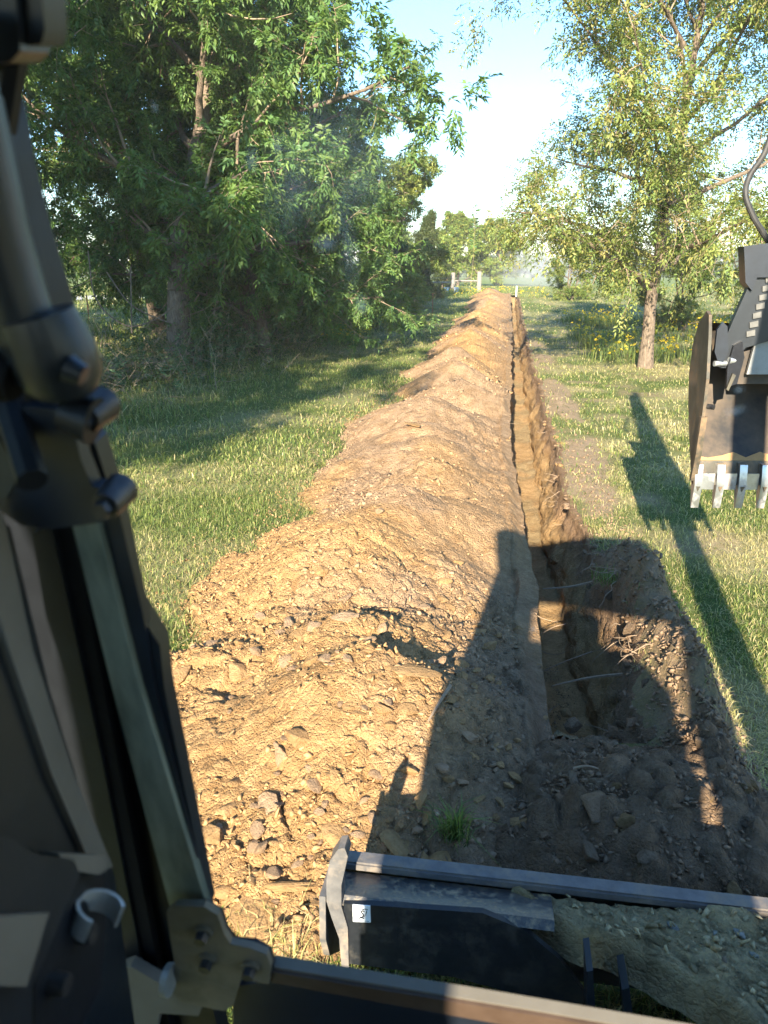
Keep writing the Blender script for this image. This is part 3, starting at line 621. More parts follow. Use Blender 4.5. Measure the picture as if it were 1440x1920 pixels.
def leaflets(O, Dv, Lr, nleaf, ll, lw, r, cols, droop=.35, spread=.8):
    """compound sprays: O origins, Dv directions, Lr rachis lengths"""
    n = len(O); side = unit(np.cross(Dv, np.array([0, 0, 1.]) + r.normal(0, .25, (n, 3)))); upv = np.cross(side, Dv)
    V = []; C = []
    tone = r.uniform(.7, 1.25, (n, 1)); base = cols[r.integers(0, len(cols), n)] * tone
    for k in range(nleaf):
        t = (k + 1) / nleaf; sg = 0 if k == nleaf - 1 else (1 if k % 2 else -1)
        pos = O + Dv * (Lr * t)[:, None] - np.array([0, 0, 1.]) * (Lr * droop * t * t)[:, None]
        ld = unit(Dv * .55 + side * sg * spread - np.array([0, 0, 1.]) * droop * .8 + r.normal(0, .22, (n, 3)))
        wd = unit(np.cross(ld, upv + r.normal(0, .35, (n, 3)))); nm = np.cross(wd, ld)
        L_ = ll * r.uniform(.7, 1.25, n)[:, None]; W_ = lw * r.uniform(.75, 1.2, n)[:, None]
        mid = pos + ld * L_ * .45 + nm * W_ * .18
        tip = pos + ld * L_ - np.array([0, 0, 1.]) * L_ * .12
        V.append(np.stack([pos, mid + wd * W_ * .5, tip, mid - wd * W_ * .5], 1)); cc = base * r.uniform(.85, 1.15, (n, 1)); C.append(np.repeat(cc[:, None], 4, 1))
    V = np.concatenate(V); C = np.concatenate(C); m = len(V); i = np.arange(m)[:, None] * 4
    return V.reshape(-1, 3), np.concatenate([i + np.array([[0, 1, 2]]), i + np.array([[0, 2, 3]])]), C.reshape(-1, 3)
def grow(r, p, d, length, rad, steps, wander, lift):
    pts = [p]; rr = [rad]
    for k in range(steps):
        d = unit(d + r.normal(0, wander, 3) + np.array([0, 0, lift])); p = p + d * length / steps; pts.append(p); rr.append(rad * (1 - .8 * (k + 1) / steps))
    return pts, rr
def tree_data(seed, H, trunk_h, R, rad, nprim, nsec, nter, sprays, nleaf, ll, lw, cols, rach, droop=.35, elev=(15, 65), up_lift=.06, shape='oval', stems=1, low_droop=0.0, side_bias=None, jit=.05):
    r = np.random.default_rng(seed); S4 = [[], [], [], []]; S6 = [[], [], [], []]; O = []; Dv = []
    def add(S, pts, rr):
        for a, b, ra, rb in zip(pts, pts[1:], rr, rr[1:]): S[0].append(a); S[1].append(b); S[2].append(ra); S[3].append(rb)
    for st in range(stems):
        a0 = r.uniform(0, 6.28); sp = 0.0 if stems == 1 else .28
        tp_, tr_ = grow(r, np.array([math.cos(a0) * .12 * (stems > 1), math.sin(a0) * .12 * (stems > 1), -.1]), unit(np.array([math.cos(a0) * sp, math.sin(a0) * sp, 1.])), H * .92 + .1, rad * (1 if stems == 1 else .7), 12, .07, .05)
        tr_[0] *= 1.35; tr_[1] *= 1.05
        add(S6, tp_, [max(q, .02) for q in tr_]); tp_ = np.array(tp_)
        for i in range(nprim // stems):
            f = trunk_h / H + (0.93 - trunk_h / H) * (i + r.random() * .8) / (nprim // stems)
            k = min(int(f * 12), 11); p = tp_[k] + (tp_[k + 1] - tp_[k]) * (f * 12 - k)
            az = i * 2.4 + r.uniform(-.5, .5) + st * 1.1; el = math.radians(elev[0] + (elev[1] - elev[0]) * f + r.uniform(-10, 10))
            prof = {'oval': math.sin(math.pi * min(1, .18 + .80 * f)) ** .6, 'cone': (1.05 - f), 'flat': 1.0 - .25 * f}[shape]
            Lp = R * prof * r.uniform(.8, 1.12)
            if side_bias is not None: Lp *= 1 + .35 * math.cos(az - side_bias)
            d = np.array([math.cos(az) * math.cos(el), math.sin(az) * math.cos(el), math.sin(el)])
            P1, R1 = grow(r, p, d, Lp, rad * .42 * (1.1 - f * .6), 6, .12, up_lift - low_droop * (1 - f)); add(S6, P1, [max(q, .008) for q in R1])
            for j in range(nsec):
                g = .25 + .75 * (j + r.random()) / nsec; k = min(int(g * 6), 5); q = P1[k] + (P1[k + 1] - P1[k]) * (g * 6 - k); dd = unit(P1[k + 1] - P1[k])
                d2 = unit(dd * .55 + r.normal(0, .62, 3) + np.array([0, 0, .12])); L2 = Lp * .42 * (1.15 - .5 * g) * r.uniform(.7, 1.2)
                P2, R2 = grow(r, q, d2, L2, max(R1[k] * .5, .012), 4, .18, up_lift * .5 - low_droop); add(S4, P2, [max(q_, .005) for q_ in R2])
                for m in range(nter):
                    g2 = .2 + .8 * (m + r.random()) / nter; k2 = min(int(g2 * 4), 3); q2 = P2[k2] + (P2[k2 + 1] - P2[k2]) * (g2 * 4 - k2); d3 = unit(unit(P2[k2 + 1] - P2[k2]) * .5 + r.normal(0, .6, 3) + np.array([0, 0, up_lift - low_droop * 2]))
                    P3, R3 = grow(r, q2, d3, max(.25, L2 * .45) * r.uniform(.7, 1.3), .007, 3, .2, -low_droop); add(S4, P3, [max(q_, .0025) for q_ in R3]); P3 = np.array(P3)
                    ts = r.random(sprays) ** .8 * 3; kk = np.minimum(ts.astype(int), 2); o = P3[kk] + (P3[kk + 1] - P3[kk]) * (ts - kk)[:, None]
                    O.append(o + r.normal(0, jit, o.shape)); Dv.append(unit(unit(P3[kk + 1] - P3[kk]) * .6 + r.normal(0, .6, o.shape) + np.array([0, 0, -.05])))
    O = np.concatenate(O); Dv = np.concatenate(Dv)
    V, Fc, C = leaflets(O, Dv, rach * r.uniform(.6, 1.3, len(O)), nleaf, ll, lw, r, cols, droop)
    v6, f6 = tubes_np(S6, 8); v4, f4 = tubes_np(S4, 4)
    wood = np_mesh('trunk', v6, f6, M['bark'], True); tw = np_mesh('branches', v4, f4, M['twig'], True); cr = np_mesh('crown', V, Fc, M['leaf'], True, C)
    return wood, tw, cr
def plant_tree(name, data, loc, rotz, scale, label, cat='tree', group=None):
    o = empty(name, loc); o.rotation_euler = (0, 0, rotz); o.scale = (scale,) * 3 if not hasattr(scale, '__len__') else scale; tag(o, label, cat, group)
    for nm, me in zip(('trunk', 'branches', 'crown'), data): link(nm, me, o)
    return o
DG = np.array([[.090, .165, .042], [.120, .200, .050], [.155, .230, .060], [.095, .175, .058]]); YG = np.array([[.18, .225, .058], [.23, .26, .07], [.14, .20, .055], [.28, .26, .08]]); LG = np.array([[.12, .19, .035], [.16, .22, .045], [.20, .22, .04]])
tA = tree_data(31, 12.5, 2.3, 5.8, .30, 17, 9, 6, 15, 7, .16, .058, DG, .26, .30, (8, 62), .03, 'oval', low_droop=.05)
tB = tree_data(32, 11.5, 1.6, 5.4, .26, 17, 9, 6, 15, 7, .16, .058, DG, .26, .32, (0, 60), .02, 'oval', low_droop=.07)
tC = tree_data(33, 9.5, .5, 4.4, .20, 15, 8, 6, 12, 7, .15, .056, np.concatenate([DG[1:], LG[:1]]), .24, .3, (0, 60), .02, 'oval', low_droop=.06)
R2 = tree_data(41, 10.2, 1.7, 5.0, .17, 25, 10, 7, 18, 5, .098, .040, YG, .20, .2, (-6, 66), .06, 'oval', low_droop=.045, jit=.13)
tD = tree_data(34, 13.0, 4.8, 6.0, .28, 13, 9, 6, 15, 7, .165, .060, DG, .26, .30, (6, 62), .02, 'oval', low_droop=.015)
G = 'trees of the shady row left of the trench'
plant_tree('broadleaf_tree', tA, (-7.7, 17.6, 0), .4, .95, 'large dark green tree in the shady row, thick trunk nearest the gap', group=G)
plant_tree('broadleaf_tree', tB, (-7.6, 22.3, 0), 2.1, .82, 'dark green tree second in the shady row, branches reaching over grass', group=G)
plant_tree('broadleaf_tree', tB, (-6.2, 19.6, 0), 4.4, .60, 'slimmer dark tree standing at the right edge of the near row trunks', group=G)
plant_tree('broadleaf_tree', tA, (-8.4, 25.0, 0.05), 3.6, .95, 'dark green tree third in the shady row behind the second', group=G)
plant_tree('broadleaf_tree', tC, (-8.0, 30.0, 0.1), 1.0, .95, 'bushy tree with sunlit side past the dark trees', group=G)
tE = tree_data(35, 6.8, .5, 3.1, .14, 15, 8, 5, 12, 6, .16, .07, np.concatenate([LG, YG[:2]]), .24, .2, (5, 62), .03, 'oval', stems=3)
plant_tree('broadleaf_tree', tE, (-5.9, 38.0, 0.3), 4.0, 1.0, 'rounded sunlit yellow green tree with several stems at the row end', group=G)
plant_tree('broadleaf_tree', tC, (-9.5, 36.0, 0.3), 4.0, .9, 'dark tree behind the rounded yellow green one', group=G)
plant_tree('broadleaf_tree', tD, (-10.6, 13.0, 0), 5.0, .92, 'overhanging tree with leafy boughs filling the upper left corner', group=G)
plant_tree('broadleaf_tree', tD, (-12.0, 26.0, 0), 2.2, .95, 'dark tree behind the row above the sunlit gap', group=G)
plant_tree('broadleaf_tree', tC, (-8.4, 26.0, 0), 2.2, .85, 'low dense dark tree filling in between the trunks of the row', group=G)
plant_tree('broadleaf_tree', tA, (-16.0, 21.0, 0), 3.0, .9, 'leafy tree at the left edge behind the cab post', group=G)
plant_tree('broadleaf_tree', tB, (-16.6, 24.6, 0), .7, 1.0, 'tree at the far left behind the overhanging boughs', group=G)
# the row goes on beside and behind the machine: these trees throw the shade on the grass and on the row itself
plant_tree('broadleaf_tree', tA, (-9.1, .5, 0), 1.7, 1.0, 'tree of the same row standing beside the excavator', group=G)
plant_tree('broadleaf_tree', tD, (-8.3, -5.5, 0), 2.6, 1.05, 'tree of the same row standing behind the excavator', group=G)
# solitary right-hand tree
plant_tree('elm_tree', R2, (3.33, 18.9, 0), 1.9, (.9, .9, 1.0), 'sunlit yellow green tree with a bare lower trunk standing right of the trench')
# far trees
cedar = tree_data(51, 5.0, .2, 1.9, .12, 22, 6, 5, 14, 4, .16, .06, np.array([[.07, .10, .035], [.10, .125, .04]]), .2, .1, (5, 60), .02, 'cone')
plant_tree('cedar_tree', cedar, (-4.9, 47, float(gz(47))), 0, (.72, .72, 1.05), 'olive cedar with a dead brown patch at the end of the row')
plant_tree('cedar_tree', cedar, (-6.0, 44, float(gz(44))), 2, (.8, .8, .7), 'dark low cedar beside the far end of the tree row')
plant_tree('cedar_tree', cedar, (-4.6, 57, float(gz(57))), 2.6, (.55, .55, .5), 'small dark evergreen between the two fence posts')
farT = tree_data(52, 7.5, .6, 4.0, .2, 15, 7, 5, 15, 5, .26, .12, np.array([[.17, .25, .05], [.22, .28, .06], [.27, .28, .055]]), .35, .2, (10, 65), .03, 'oval')
plant_tree('broadleaf_tree', farT, (-4.3, 70, 1.0), 0, (.78, .78, .74), 'yellow green round tree beyond the wooden fence posts')
plant_tree('broadleaf_tree', farT, (-.6, 72, 1.0), 2, (.72, .72, .68), 'bright green round tree beyond the fence nearest the trench end')
plant_tree('broadleaf_tree', farT, (-13, 92, 1.0), 1, (1.1, 1.1, .9), 'green tree far beyond the fence behind the cedar')
plant_tree('broadleaf_tree', farT, (-27, 62, 1.0), 1.4, (1.2, 1.2, 1.0), 'pale tree beyond the gravel road seen through the gap')
SG = 'bushes behind the sunlit tree'
for (p_, r_, k_, lab_) in (((6.4, 30.0), .3, .50, 'sunlit bush just right of the trunk behind the yellow flowers'), ((9.2, 27.5), 1.9, .58, 'sunlit bush behind the excavator coupler'), ((12.5, 33.0), 3.1, .7, 'sunlit bush farthest right behind the flowers'), ((3.6, 46.0), 4.4, .5, 'small sunlit bush beyond the tree shadow')):
    plant_tree('bush', tE, (p_[0], p_[1], float(gz(p_[1])) - .1), r_, k_, lab_, 'bush', SG)
# slender saplings with pinnate leaves near the trench end
def sapling(p, h, label, seed):
    r = np.random.default_rng(seed); o = empty('sapling', p); tag(o, label, 'sapling'); bm = bmesh.new(); pts = [(0, 0, -.05), (h * .03, 0, h * .5), (h * .02, 0, h)]; P = curve_pts(pts, 5); add_tube(bm, P, [.012 * (1 - .8 * i / len(P)) for i in range(len(P))], 5); bm_obj('stem', bm, M['twig'], o)
    nn = 26; ts = np.linspace(.45, 1, nn); Oo = np.stack([h * .025 + 0 * ts, 0 * ts, ts * h], -1); a = np.arange(nn) * 3.1; Dd = unit(np.stack([np.cos(a), .3 * np.sin(a), .5 + 0 * a], -1))
    V, Fc, C = leaflets(Oo, Dd, np.full(nn, .02), 2, h * .085, h * .026, r, DG, .05, .2); link('leaves', np_mesh('leaves', V, Fc, M['leaf'], True, C), o)
sapling((-2.35, 52, float(gz(52))), 5.3, 'slender sapling with paired leaves standing against the sky', 3)
# undergrowth along the foot of the row
ug = np.random.default_rng(61); N = 5000
y = 11.5 + 33 * ug.random(N) ** 1.4; x = -7.3 + .03 * (y - 15) + ug.normal(0, .95, N) - 1.2 * sstep(16, 12, y); zc = (.5 + .5 * sstep(14.5, 18, y)) * np.abs(ug.normal(0, .55, N)) * (.6 + .8 * fbm(x * .7, y * .7, 3, 151))
ug_cols = np.array([[.085, .14, .055], [.12, .16, .07], [.22, .17, .11], [.07, .115, .05]])
V, Fc, C = leaflets(np.stack([x, y, gz(y) + zc + .03], -1), unit(ug.normal(0, 1, (N, 3)) + np.array([0, 0, .7])), ug.uniform(.15, .4, N), 9, .085, .034, ug, ug_cols, .25)
tag(link('undergrowth', np_mesh('undergrowth', V, Fc, M['leaf'], True, C)), 'tangled low undergrowth along the foot of the shady tree row', 'undergrowth', kind='stuff')
S = [[], [], [], []]
for k in range(900):
    y0 = ug.uniform(11.5, 44); x0 = -7.3 + .03 * (y0 - 15) + ug.normal(0, .9) - 1.2 * float(sstep(16, 12, y0)); pts, rr = grow(ug, np.array([x0, y0, float(gz(y0))]), unit(np.array([ug.normal(0, .6), ug.normal(0, .6), 1.])), ug.uniform(.5, 1.6), ug.uniform(.004, .010), 4, .35, -.1)
    for a, b, ra, rb in zip(pts, pts[1:], rr, rr[1:]): S[0].append(a); S[1].append(b); S[2].append(max(ra, .003)); S[3].append(max(rb, .003))
v4, f4 = tubes_np(S, 4); tag(link('brush', np_mesh('brush', v4, f4, M['twig'])), 'thin bare stems tangled among the undergrowth', 'brush', kind='stuff')
# hanging vines at the gap on the left
for (pts, lab) in [([(165, 470), (180, 560), (235, 610), (290, 600), (330, 570)], 'dark vine looping low under the boughs at the gap'), ([(200, 510), (235, 560), (268, 585), (330, 610)], 'dark bough slanting down across the gap in the row'), ([(245, 500), (246, 560), (247, 625)], 'thin straight vine hanging down in the gap')]:
    P = [at(u, w, 15.5) for u, w in pts]; bm = bmesh.new(); add_tube(bm, curve_pts(P, 6), .015, 5); tag(bm_obj('vine', bm, M['bark'], smooth=True), lab, 'vine')

# wildflowers
def flowers(name, label, px_list, n, r, h=.45):
    P = []
    for (x0, x1, y0, y1) in px_list: P.append(np.stack([r.uniform(x0, x1, n), r.uniform(y0, y1, n)], -1))
    P = np.concatenate(P); x, y = P[:, 0], P[:, 1]; ok = (fbm(x * .55, y * .55, 3, 161) > .47) & ~is_soil(x, y); x, y = x[ok], y[ok]; n = len(x); z = ground_h(x, y) + h * r.uniform(.35, 1.1, n)
    V, Fc, C = leaflets(np.stack([x, y, z], -1), unit(r.normal(0, 1, (n, 3)) + np.array([0, 0, 1.])), np.full(n, .05), 4, .06, .045, r, np.array([[.75, .55, .03], [.70, .48, .02]]), .1)
    tag(link(name, np_mesh(name, V, Fc, M['petal'], False, C)), label, 'flowers', kind='stuff')
    nb = n * 5; i = r.integers(0, n, nb); Pb = np.stack([x[i] + r.normal(0, .12, nb), y[i] + r.normal(0, .12, nb), ground_h(x[i], y[i])], -1)
    V, f, C = blades(Pb, h * r.uniform(.5, 1.05, nb), r.uniform(.012, .03, nb), GREENS[r.integers(0, 4, nb)] * r.uniform(.8, 1.25, nb)[:, None], r, .35)
    tag(link('weeds', np_mesh('weeds', V, f, M['grass'], True, C)), 'leafy green weeds standing among the ' + label.split(' by ')[0], 'weeds', kind='stuff')
fr = np.random.default_rng(71)
flowers('wildflowers', 'yellow wildflowers by the sunlit tree on the right', [(2.2, 9.5, 19.5, 34), (4.6, 9, 15.5, 20)], 1500, fr, .5)
flowers('wildflowers', 'small yellow wildflowers by the shady hedge foot', [(-6.0, -4.6, 24, 37)], 420, fr, .3)
flowers('wildflowers', 'yellow wildflowers by the far fence and trench end', [(-5.5, 2.5, 46, 54)], 800, fr, .35)

# ------------------------------------------------------------------ far fences, buckets, road, power lines
def post(name, p, h, w, mat, label, cat, group=None, square=True):
    bm = bmesh.new(); add_tube(bm, [(0, 0, -.1), (0, 0, h * .5), (.01, 0, h)], [w, w * .97, w * .93], 9 if square else 6)
    o = bm_obj(name, bm, mat, bevel=.0, smooth=True); o.location = p; tag(o, label, cat, group); return o
FY = 53.0; FZ = float(gz(FY))
pa = on_plane(849, 545, (0, FY, 0), np.array([0, 1, 0])); pb = on_plane(898, 543, (0, FY, 0), np.array([0, 1, 0])); pc = on_plane(803, 545, (0, FY, 0), np.array([0, 1, 0]))
wf = empty('wooden_fence', (pa[0], FY, FZ)); tag(wf, 'weathered wooden brace fence beyond the grass at the trench end', 'fence')
def rel(p): return (p[0] - pa[0], 0, p[2])
for q, hh, ww in ((pa, 1.25, .15), (pb, 1.32, .16), (pc, 1.0, .09)):
    bm = bmesh.new(); add_tube(bm, [(q[0] - pa[0], 0, -.2), (q[0] - pa[0], 0, hh)], [ww, ww * .92], 10); bm_obj('post', bm, M['wood'], wf, smooth=True)
for q0, q1, zz in ((pa, pb, .72), (pa, pc, .62)):
    bm = bmesh.new(); add_tube(bm, [(q0[0] - pa[0], .02, zz), (q1[0] - pa[0], .02, zz)], .055, 8); bm_obj('rail', bm, M['wood'], wf, smooth=True)
for k in range(3):
    bm = bmesh.new(); add_tube(bm, [(pc[0] - pa[0] - 7, .05, .3 + .3 * k), (pb[0] - pa[0], .05, .3 + .3 * k)], .008, 4); bm_obj('wire', bm, M['wire'], wf)
for dx, lab in ((-.32, 'white plastic bucket left of the dark post foot'), (.30, 'white plastic bucket right of the dark post foot')):
    bm = bmesh.new(); add_tube(bm, [(0, 0, 0), (0, 0, .36)], [.13, .155], 14); add_tube(bm, [(0, 0, .30), (0, 0, .325)], [.168, .168], 14)
    o = bm_obj('bucket', bm, M['plastic'], smooth=True); o.location = (pa[0] + dx, FY - 1.2, float(gz(FY - 1.2))); tag(o, lab, 'bucket')
sp = on_plane(968, 553, (0, 48.5, 0), np.array([0, 1, 0])); bm = bmesh.new(); add_box(bm, (-.035, -.02, 0), (.035, .02, .62)); o = bm_obj('survey_stake', bm, M['plastic'], bevel=.008); o.location = (sp[0], 48.5, float(gz(48.5)) - .02); tag(o, 'short white stake standing beside the far end of the trench', 'stake')
# steel T posts with woven wire at the left gap
tf = empty('wire_fence', (-17.8, 31.5, 0)); tag(tf, 'rusty steel post and wire fence across the sunlit field', 'fence')
for k in range(-3, 7):
    bm = bmesh.new(); add_box(bm, (k * 2.4 - .025, -.01 + k * .9, -.1), (k * 2.4 + .025, .01 + k * .9, 1.25)); add_box(bm, (k * 2.4 - .008, .01 + k * .9, -.1), (k * 2.4 + .008, .045 + k * .9, 1.25)); bm_obj('post', bm, M['rust'], tf)
for k in range(6):
    bm = bmesh.new(); add_tube(bm, [(-7.2, -2.7, .12 + .18 * k), (14.4, 5.4, .12 + .18 * k)], .006, 4); bm_obj('wire', bm, M['wire'], tf)
rd = empty('gravel_road'); bpy.data.objects.remove(rd)
bm = bmesh.new(); Vq = [bm.verts.new(q) for q in ((-90, 30, .03), (-8.5, 62, 1.02), (-8.5, 66.5, 1.03), (-90, 34.5, .03))]
bm.free()
nx = 60; xs_ = np.linspace(-90, -9.5, nx); yc = 47 + (xs_ + 20) * .32; V = np.concatenate([np.stack([xs_, yc - 1.8, gz(yc - 1.8) + .03], -1), np.stack([xs_, yc + 1.8, gz(yc + 1.8) + .03], -1)])
i = np.arange(nx - 1); tag(link('road', np_mesh('road', V, np.stack([i, i + 1, i + 1 + nx, i + nx], -1), M['gravel'])), 'pale gravel road crossing the field beyond the trees', 'road', kind='structure')
for k, (w0, w1) in enumerate(((421, 421), (437, 441), (447, 452))):
    a = on_plane(700, w0, (0, 130, 0), np.array([0, 1, 0])); b = on_plane(1100, w1, (0, 130, 0), np.array([0, 1, 0])); bm = bmesh.new()
    pts = [a + (b - a) * t + np.array([0, 0, -.5 * 4 * t * (1 - t)]) for t in np.linspace(-.5, 1.5, 14)]; add_tube(bm, pts, .035, 5)
    tag(bm_obj('power_line', bm, M['wire']), ['topmost power line wire crossing the pale sky', 'middle power line wire crossing the pale sky', 'lowest power line wire above the far trees'][k], 'power line')
# distant wood on the horizon
dr = np.random.default_rng(81); N = 6500; az = np.radians(dr.uniform(-60, 45, N)); d = dr.uniform(210, 260, N); hgt = 2.5 + 4.5 * fbm(az * 40, az * 0, 4, 171)
P = np.stack([np.sin(az) * d, np.cos(az) * d, 1 + hgt * dr.random(N) ** .7], -1)
V, Fc, C = leaflets(P, unit(dr.normal(0, 1, (N, 3))), np.full(N, 1.0), 4, 1.9, 1.2, dr, np.array([[.10, .14, .07], [.13, .17, .08]]), .1)
tag(link('distant_wood', np_mesh('distant_wood', V, Fc, M['leaf'], True, C)), 'hazy wood along the horizon', 'wood', kind='stuff')
# drifting dust beyond the trench end
bm = bmesh.new(); bmesh.ops.create_icosphere(bm, subdivisions=3, radius=1.0); nt = NT('dust_air'); nt.n.remove(nt.b); pv = nt.new('ShaderNodeVolumePrincipled'); pv.inputs['Color'].default_value = (.9, .93, .96, 1)
g = nt.new('ShaderNodeTexGradient', gradient_type='SPHERICAL'); tc = nt.new('ShaderNodeTexCoord'); nt.l.new(tc.outputs['Object'], g.inputs[0]); nt.l.new(nt.math('MULTIPLY', nt.math('MULTIPLY', g.outputs['Fac'], nt.noise(2.0, 3, .6)), .30), pv.inputs['Density']); nt.l.new(pv.outputs[0], nt.out.inputs['Volume'])
o = bm_obj('dust', bm, nt.m); o.scale = (5.5, 5.0, 2.6); o.location = (3.0, 70, 2.4); tag(o, 'pale dust drifting above the field beyond the trench end', 'dust', kind='stuff')

# ------------------------------------------------------------------ the excavator we sit in
ex = empty('mini_excavator', (.5, -.4, 0)); tag(ex, 'black mini excavator seen from its cab, with blade and digging bucket', 'excavator')
EXO = Vector((.5, -.4, 0))
def part(name, bm, mat, parent=None, bevel=0.0, smooth=False, seg=2):
    """world-space mesh, made a child of the machine (or of one of its parts)"""
    o = bm_obj(name, bm, mat, None, bevel, smooth, seg); me = o.data
    me.transform(Matrix.Translation(-EXO)); o.parent = parent or ex
    return o
# windscreen plane: leaning, through the foot and head of the left front post
KS = .50; Pb = at(350, 1700, 1.27 * KS); Pt = at(30, 200, .68 * KS); WX = np.array([1.0, 0, 0]); Wup = unit((Pt - Pb) - WX * np.dot(Pt - Pb, WX)); WN = np.cross(WX, Wup)
if WN[1] > 0: WN = -WN              # normal towards the operator
def wp(u, w, off=0.0): return on_plane(u, w, Pb + WN * off * KS, WN)
def slab(name, pts, off, thick, mat, bevel=.004, parent=None, seg=2, smooth=True):
    """plate lying in the windscreen plane: outline at distance off towards the operator, thickness going outwards"""
    bm = bmesh.new(); add_prism(bm, [wp(u, w, off) for u, w in pts], Vector(-WN * thick * KS)); return part(name, bm, mat, parent, bevel * KS, smooth, seg)
def side_slab(name, pts, off, thick, mat, bevel=.004, parent=None):
    """plate on the cab's left side wall, off metres inside it, thickness going outwards"""
    bm = bmesh.new(); XN = np.array([1., 0, 0]); add_prism(bm, [on_plane(u, w, (-.285 + off * .68, 0, 0), XN) for u, w in pts], Vector((-thick * .68, 0, 0))); return part(name, bm, mat, parent, bevel * .68, True)
def wtube(name, pts, off, radii, mat, n=14, parent=None):
    bm = bmesh.new(); add_tube(bm, [wp(u, w, off) for u, w in pts], [q * KS for q in radii], n); return part(name, bm, mat, parent, 0, True)
# front post, layered profile
slab('cab_post', [(-30, 150), (-8, 195), (15, 310), (52, 450), (100, 600), (140, 760), (228, 1140), (330, 1560), (420, 1990), (255, 1990), (150, 1560), (60, 1200), (-30, 900)], -.045, .05, M['black'], .006)
slab('rubber_seal', [(95, 980), (132, 975), (330, 1985), (270, 1985)], -.018, .02, M['rubber'], .003)
side_slab('inner_trim', [(-30, 960), (5, 960), (62, 1220), (138, 1450), (212, 1625), (178, 1640), (98, 1455), (25, 1240), (-30, 1060)], .018, .012, M['taupe'], .003)
side_slab('post_cover', [(-30, 940), (20, 990), (92, 1290), (165, 1530), (215, 1640), (262, 1990), (-30, 1990)], .01, .02, M['cab'], .004)
slab('post_channel', [(60, 1000), (96, 985), (190, 1420), (300, 1985), (252, 1985), (140, 1480)], -.010, .025, M['black'], .005)
slab('glass_edge', [(133, 975), (178, 965), (262, 1290), (392, 1715), (322, 1715), (210, 1290)], -.004, .018, M['green_edge'], .006, seg=3)
slab('glass_edge', [(180, 965), (222, 955), (268, 1150), (290, 1290), (394, 1712), (372, 1712), (272, 1300)], -.016, .018, M['slate'], .005)
slab('outer_seal', [(140, 800), (178, 830), (214, 945), (256, 1140), (300, 1210), (308, 1290), (392, 1705), (372, 1712), (285, 1300), (205, 960)], -.022, .03, M['cab'], .008)
# upper tube of the door frame and its elbow
wtube('frame_tube', [(-110, 0), (-75, 180), (-18, 430), (35, 590), (88, 700)], .03, [.032, .032, .032, .032, .032], M['cab'])
wtube('frame_tube', [(-32, 180), (20, 440), (72, 610), (112, 690)], .012, [.016, .018, .018, .018], M['black'])
elb = wtube('tube_elbow', [(70, 590), (100, 660), (120, 710), (130, 738)], .035, [.036, .042, .040, .028], M['cab'], 18)
wtube('pin', [(128, 690), (158, 705)], .072, [.014, .010], M['slate'], 12, elb)
wtube('pin', [(-20, 700), (30, 712)], .05, [.030, .022], M['rubber'], 12)
wtube('pivot_boss', [(120, 772), (178, 790)], .03, [.020, .026], M['black'], 16)
# hinge plate with two eared bolts
hg = slab('hinge_plate', [(-40, 770), (60, 764), (118, 770), (140, 810), (152, 862), (172, 912), (205, 920), (228, 945), (224, 968), (196, 978), (100, 992), (40, 985), (-10, 950), (-40, 930)], .012, .022, M['slate'], .007, seg=3)
slab('hinge_insert', [(-40, 820), (-4, 818), (16, 860), (28, 905), (12, 935), (-40, 925)], .015, .01, M['hinge_insert'], .004, hg)
for (u, w) in ((158, 786), (196, 950)):
    bm = bmesh.new(); p = wp(u, w, .035); add_tube(bm, [p, p - WN * .022], [.008, .0100], 12); part('bolt', bm, M['bolt'], hg, .003, True)
    bm = bmesh.new(); add_tube(bm, [p + WN * .0015, p + WN * .006], [.0056, .005], 6); part('bolt_head', bm, M['bolt'], hg, 0, False)
# bracket at the foot of the post with three bolts
bk = slab('corner_bracket', [(312, 1712), (328, 1699), (382, 1700), (408, 1716), (420, 1752), (432, 1770), (470, 1778), (500, 1790), (508, 1812), (504, 1846), (452, 1836), (438, 1885), (420, 1896), (340, 1880), (324, 1862), (328, 1810)], .030, .012, M['plate'], .004, seg=3)
slab('bracket_lip', [(330, 1700), (384, 1698), (414, 1716), (424, 1748), (440, 1768), (478, 1772), (506, 1788), (514, 1815), (512, 1840), (498, 1846), (470, 1800), (420, 1790), (395, 1740), (372, 1716)], .016, .012, M['black'], .003, bk)
for (u, w) in ((382, 1746), (390, 1798), (470, 1812)):
    bm = bmesh.new(); p = wp(u, w, .031); add_tube(bm, [p - WN * .003, p + WN * .003], .008, 16); part('washer', bm, M['plate'], bk, .001, True)
    bm = bmesh.new(); add_tube(bm, [p, p + WN * .010], [.006, .0053], 6); part('bolt', bm, M['bolt'], bk, .0015, False)
bm = bmesh.new(); p = wp(322, 1838, .04); add_tube(bm, [p, p - WX * .006, p - WX * .008], [.0137, .013, .0076], 16); part('knob', bm, M['zinc'], bk, 0, True)
slab('bracket_foot', [(200, 1830), (245, 1812), (330, 1862), (380, 1885), (372, 1905), (300, 1900), (280, 1990), (225, 1990)], .02, .02, M['taupe'], .005)
# bottom rail of the windscreen frame
def zrail(name, pts, zt, thick, mat, bevel=.004):
    bm = bmesh.new(); add_prism(bm, [wp(u, w, zt) for u, w in pts], Vector(-WN * thick * KS)); return part(name, bm, mat, None, bevel, True)
zrail('lower_panel', [(436, 1850), (520, 1838), (1010, 1935), (1500, 2040), (1500, 2300), (436, 2120)], .010, .03, M['slate'], .006)
zrail('brown_seal', [(508, 1822), (1020, 1906), (1500, 1990), (1500, 2035), (1010, 1934), (508, 1842)], .022, .02, M['brown_seal'], .003)
zrail('glass_bead', [(510, 1812), (1020, 1897), (1500, 1980), (1500, 1992), (1020, 1908), (510, 1824)], .016, .02, M['taupe'], .003)
